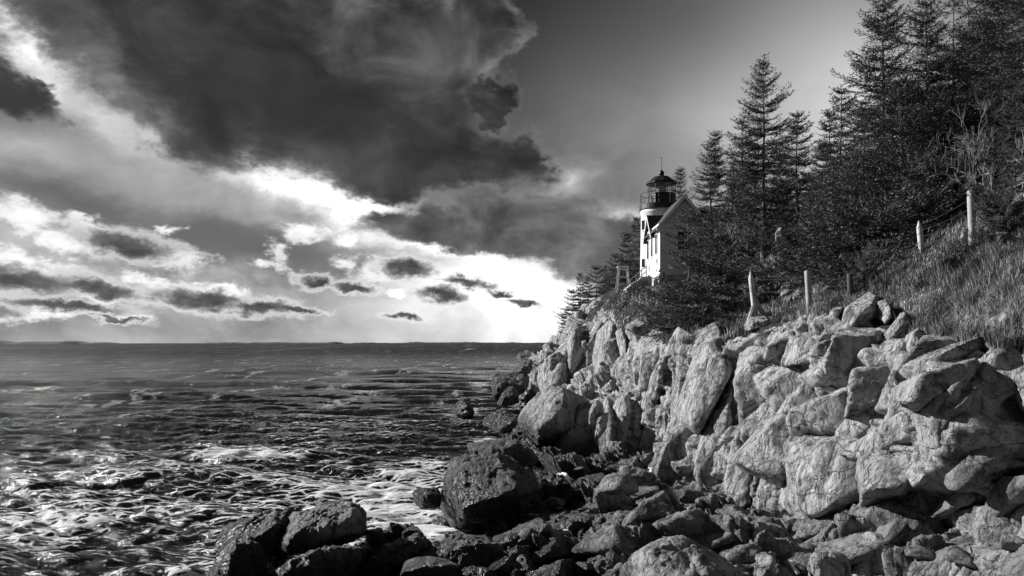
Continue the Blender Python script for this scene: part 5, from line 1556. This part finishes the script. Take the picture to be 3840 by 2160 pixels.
# the jointed blocks of the wall: neighbouring cells of a fracture pattern, each a flat-faced block set in the cliff
def joint_cells(zone, w, h, rot, seed, jit=.36):
    """convex cells (picture column,row) filling a zone, w by h picture pixels, turned by rot degrees"""
    rnd = np.random.RandomState(seed)
    zone = np.array(zone, float)
    c, s_ = math.cos(R(rot)), math.sin(R(rot))
    T = np.array([[c / w, s_ / w], [-s_ / h, c / h]])
    Ti = np.linalg.inv(T)
    q = zone @ T.T
    lo, hi = q.min(0) - 1, q.max(0) + 1
    seeds = []
    for j, y in enumerate(np.arange(lo[1], hi[1])):
        for x in np.arange(lo[0], hi[0]):
            if rnd.rand() < .16: continue                 # a missing seed lets its neighbours grow
            seeds.append((x + .5 * (j % 2) + rnd.uniform(-jit, jit), y + rnd.uniform(-jit, jit)))
    seeds = np.array(seeds)
    def inside(pt):
        n = len(zone); r = False; j = n - 1
        for i in range(n):
            if (zone[i][1] > pt[1]) != (zone[j][1] > pt[1]) and pt[0] < (zone[j][0] - zone[i][0]) * (pt[1] - zone[i][1]) / (zone[j][1] - zone[i][1]) + zone[i][0]: r = not r
            j = i
        return r
    res = []
    for i, sd_ in enumerate(seeds):
        if not inside(Ti @ sd_): continue
        poly = [sd_ + np.array(v) for v in ((-1.6, -1.6), (1.6, -1.6), (1.6, 1.6), (-1.6, 1.6))]
        for k, o_ in enumerate(seeds):
            dv = o_ - sd_
            if k == i or np.abs(dv).max() > 3.2: continue
            m_ = (o_ + sd_) / 2; out_ = []
            for a_, b_ in zip(poly, poly[1:] + poly[:1]):
                da, db = (a_ - m_) @ dv, (b_ - m_) @ dv
                if da <= 0: out_.append(a_)
                if (da < 0) != (db < 0) and da != db: out_.append(a_ + (b_ - a_) * (da / (da - db)))
            poly = out_
            if len(poly) < 3: break
        if len(poly) >= 3:
            cc = np.mean(poly, 0)
            res.append([tuple(Ti @ (cc + (v - cc) * 1.10)) for v in poly])
    return res


rb = np.random.RandomState(5)
ZONES = [([(2120, 1290), (2200, 1230), (2310, 1180), (2420, 1300), (2440, 1440), (2300, 1450), (2180, 1470), (2010, 1470), (2030, 1390)], 62, 135, 8, 3),
         ([(2250, 1490), (2440, 1460), (2440, 1700), (2300, 1750), (2200, 1700)], 60, 170, 4, 7),
         ([(2450, 1310), (2700, 1295), (2860, 1235), (2890, 1900), (2600, 1810), (2450, 1700)], 105, 250, 7, 11),
         ([(2870, 1230), (3010, 1190), (3330, 1230), (3480, 1300), (3800, 1300), (3840, 1500), (3700, 1650), (3480, 1800), (3300, 1960), (3050, 1970), (2870, 1890)], 200, 115, -24, 19)]
CELLS = []
for zn, w, h, rt, sd_ in ZONES:
    for pl in joint_cells(zn, w, h, rt, sd_):
        a_ = np.array(pl); ext = math.sqrt(max(100.0, np.ptp(a_[:, 0]) * np.ptp(a_[:, 1])))
        c_ = a_.mean(0); q_, _n = surf(c_[0], c_[1])
        if q_ is None or q_[1] > 85: continue
        CELLS.append((pl, 1.05 * ext / F * q_[1], dict(D=q_[1], lod=5 if ext > 150 else 4, tilt=(rb.normal(-.42, .34), rb.normal(.10, .26)), faces=1 if rb.rand() < .6 else 2, rough=.030, push=rb.uniform(.10, .42), cuts=2)))
FIXED = CELLS + FIXED
av, af, nb_ = [], [], 0
for k, (ol, th, ex) in enumerate(FIXED):
    ex = dict(ex)
    D = ex.pop('D', None) or place(ol, None, th)
    ex.setdefault('push', .22); ex.setdefault('lod', 5); ex['sharp'] = 40; ex.setdefault('cuts', 3)
    V, Fc, cen = boulder_geo(ol, D, th, 700 + k, **ex)
    av.append(V); af.append(Fc + nb_); nb_ += len(V)
out = build_mesh('cliff_outcrops', np.concatenate(av), np.concatenate(af), M_CLIFF, attrs={'rock': np.ones(nb_)})
tag(out, kind='structure')

# ---- broken ledges of the shore: smaller jointed blocks set in the rocky shore
SHZ = [([(1860, 2000), (2080, 1900), (2300, 1960), (2480, 2000), (2480, 2200), (1700, 2200), (1700, 2100)], 150, 66, -24, 41),
       ([(2050, 1800), (2250, 1770), (2550, 1850), (2750, 1950), (2600, 2010), (2300, 1950), (2080, 1890)], 140, 52, -16, 43),
       ([(2560, 1990), (2900, 1990), (3250, 1980), (3250, 2200), (2800, 2200), (2640, 2100)], 190, 74, -14, 47),
       ([(3250, 1960), (3480, 1830), (3700, 1690), (3900, 1680), (3900, 2200), (3250, 2200)], 260, 105, -26, 53)]
av, af, nb_ = [], [], 0
kk_ = 0
for zn, w, h, rt, sd_ in SHZ:
    for pl in joint_cells(zn, w, h, rt, sd_, .42):
        a_ = np.array(pl); ext = math.sqrt(max(100.0, np.ptp(a_[:, 0]) * np.ptp(a_[:, 1])))
        c_ = a_.mean(0); q_, _n = surf_any(c_[0], c_[1])
        if q_ is None or q_[2] < 0: continue
        V, Fc, cen = boulder_geo(pl, q_[1], 1.1 * ext / F * q_[1], 1500 + kk_, lod=4, tilt=(rb.normal(-.25, .4), rb.normal(.42, .3)), faces=2, rough=.055, push=rb.uniform(.12, .50), cuts=3, sharp=34)
        kk_ += 1
        av.append(V); af.append(Fc + nb_); nb_ += len(V)
tag(build_mesh('shore_ledges', np.concatenate(av), np.concatenate(af), M_SHORE), kind='structure')

# ================================================================== old snow lying in the hollows
def snow():
    rnd = np.random.RandomState(8)
    Vs, Fs, nb = [], [], 0
    PATCH = [f5([(800, 740), (850, 690), (960, 700), (1050, 725), (1040, 745), (950, 750), (830, 780)]), f5([(1280, 730), (1330, 705), (1450, 715), (1470, 740), (1380, 800), (1290, 800)]),
             f5([(1160, 800), (1260, 810), (1400, 800), (1440, 840), (1250, 840)]),
             f7([(2105, 160), (2150, 110), (2190, 110), (2205, 150), (2150, 168)]), f7([(2040, 540), (2065, 470), (2150, 455), (2210, 470), (2205, 520), (2140, 600), (2100, 610)]),
             f7([(2470, 480), (2510, 470), (2540, 530), (2510, 560)]), f7([(2230, 560), (2260, 520), (2320, 490), (2310, 560), (2250, 640)]),
             f6([(715, 1350), (800, 1365), (900, 1360), (920, 1420), (860, 1470), (720, 1450)]), f6([(1040, 1345), (1170, 1380), (1190, 1440), (1110, 1480), (1090, 1400)]),
             f6([(1925, 1052), (2000, 1055), (2080, 1060), (2080, 1085), (1980, 1075)]), f6([(0, 875), (70, 880), (110, 930), (60, 920)]),
             f4([(600, 660), (700, 620), (800, 600), (850, 610), (720, 650), (640, 675)])]
    for pl in PATCH:
        pl = np.array(pl); c = pl.mean(0)
        q0 = surf_any(*c)[0]
        if q0 is None: continue
        # world outline on a level sheet through the middle of the patch, draped on the rock
        W3 = np.array([P(x, y, q0[1]) for x, y in pl])
        wx = W3[:, 0] - q0[0]; wz = W3[:, 2] - q0[2]
        rx = max(abs(wx)) * 1.05; ry = max(.35, max(abs(wz)) * 2.2)
        n = 36
        u = np.linspace(-1, 1, n); U, Vv = np.meshgrid(u, u)
        X = q0[0] + U * rx; Y = q0[1] + Vv * ry
        rr = np.sqrt(U ** 2 + Vv ** 2) + .55 * fbm(np.stack([X.ravel() * 2.2, Y.ravel() * 2.2, 0 * X.ravel()], 1), 3, 9).reshape(n, n)
        Z = np.array([max(shore_z(a, b, -9), ground_z(a, b, -9) if b > 20 else -9) for a, b in zip(X.ravel(), Y.ravel())]).reshape(n, n)
        for _ in range(4): Z[1:-1, 1:-1] = (Z[1:-1, 1:-1] * 2 + Z[:-2, 1:-1] + Z[2:, 1:-1] + Z[1:-1, :-2] + Z[1:-1, 2:]) / 6
        lim = q0[2] + .35
        Z = np.minimum(Z, lim)
        Z = Z + .30 * np.clip(1 - rr, -.8, .6)
        G3 = np.stack([X, Y, Z], -1)
        fc = grid_faces(n, n)
        fn = np.abs(grid_normals(G3)[..., 2]).ravel()
        keep = (fn[fc].min(1) > .5) & (rr.ravel()[fc].max(1) < 1.1)
        Vs.append(G3.reshape(-1, 3)); Fs.append(fc[keep] + nb); nb += n * n
    o = build_mesh('snow', np.concatenate(Vs), np.concatenate(Fs), M_SNOW, smooth=True)
    tag(o, kind='stuff')


snow()
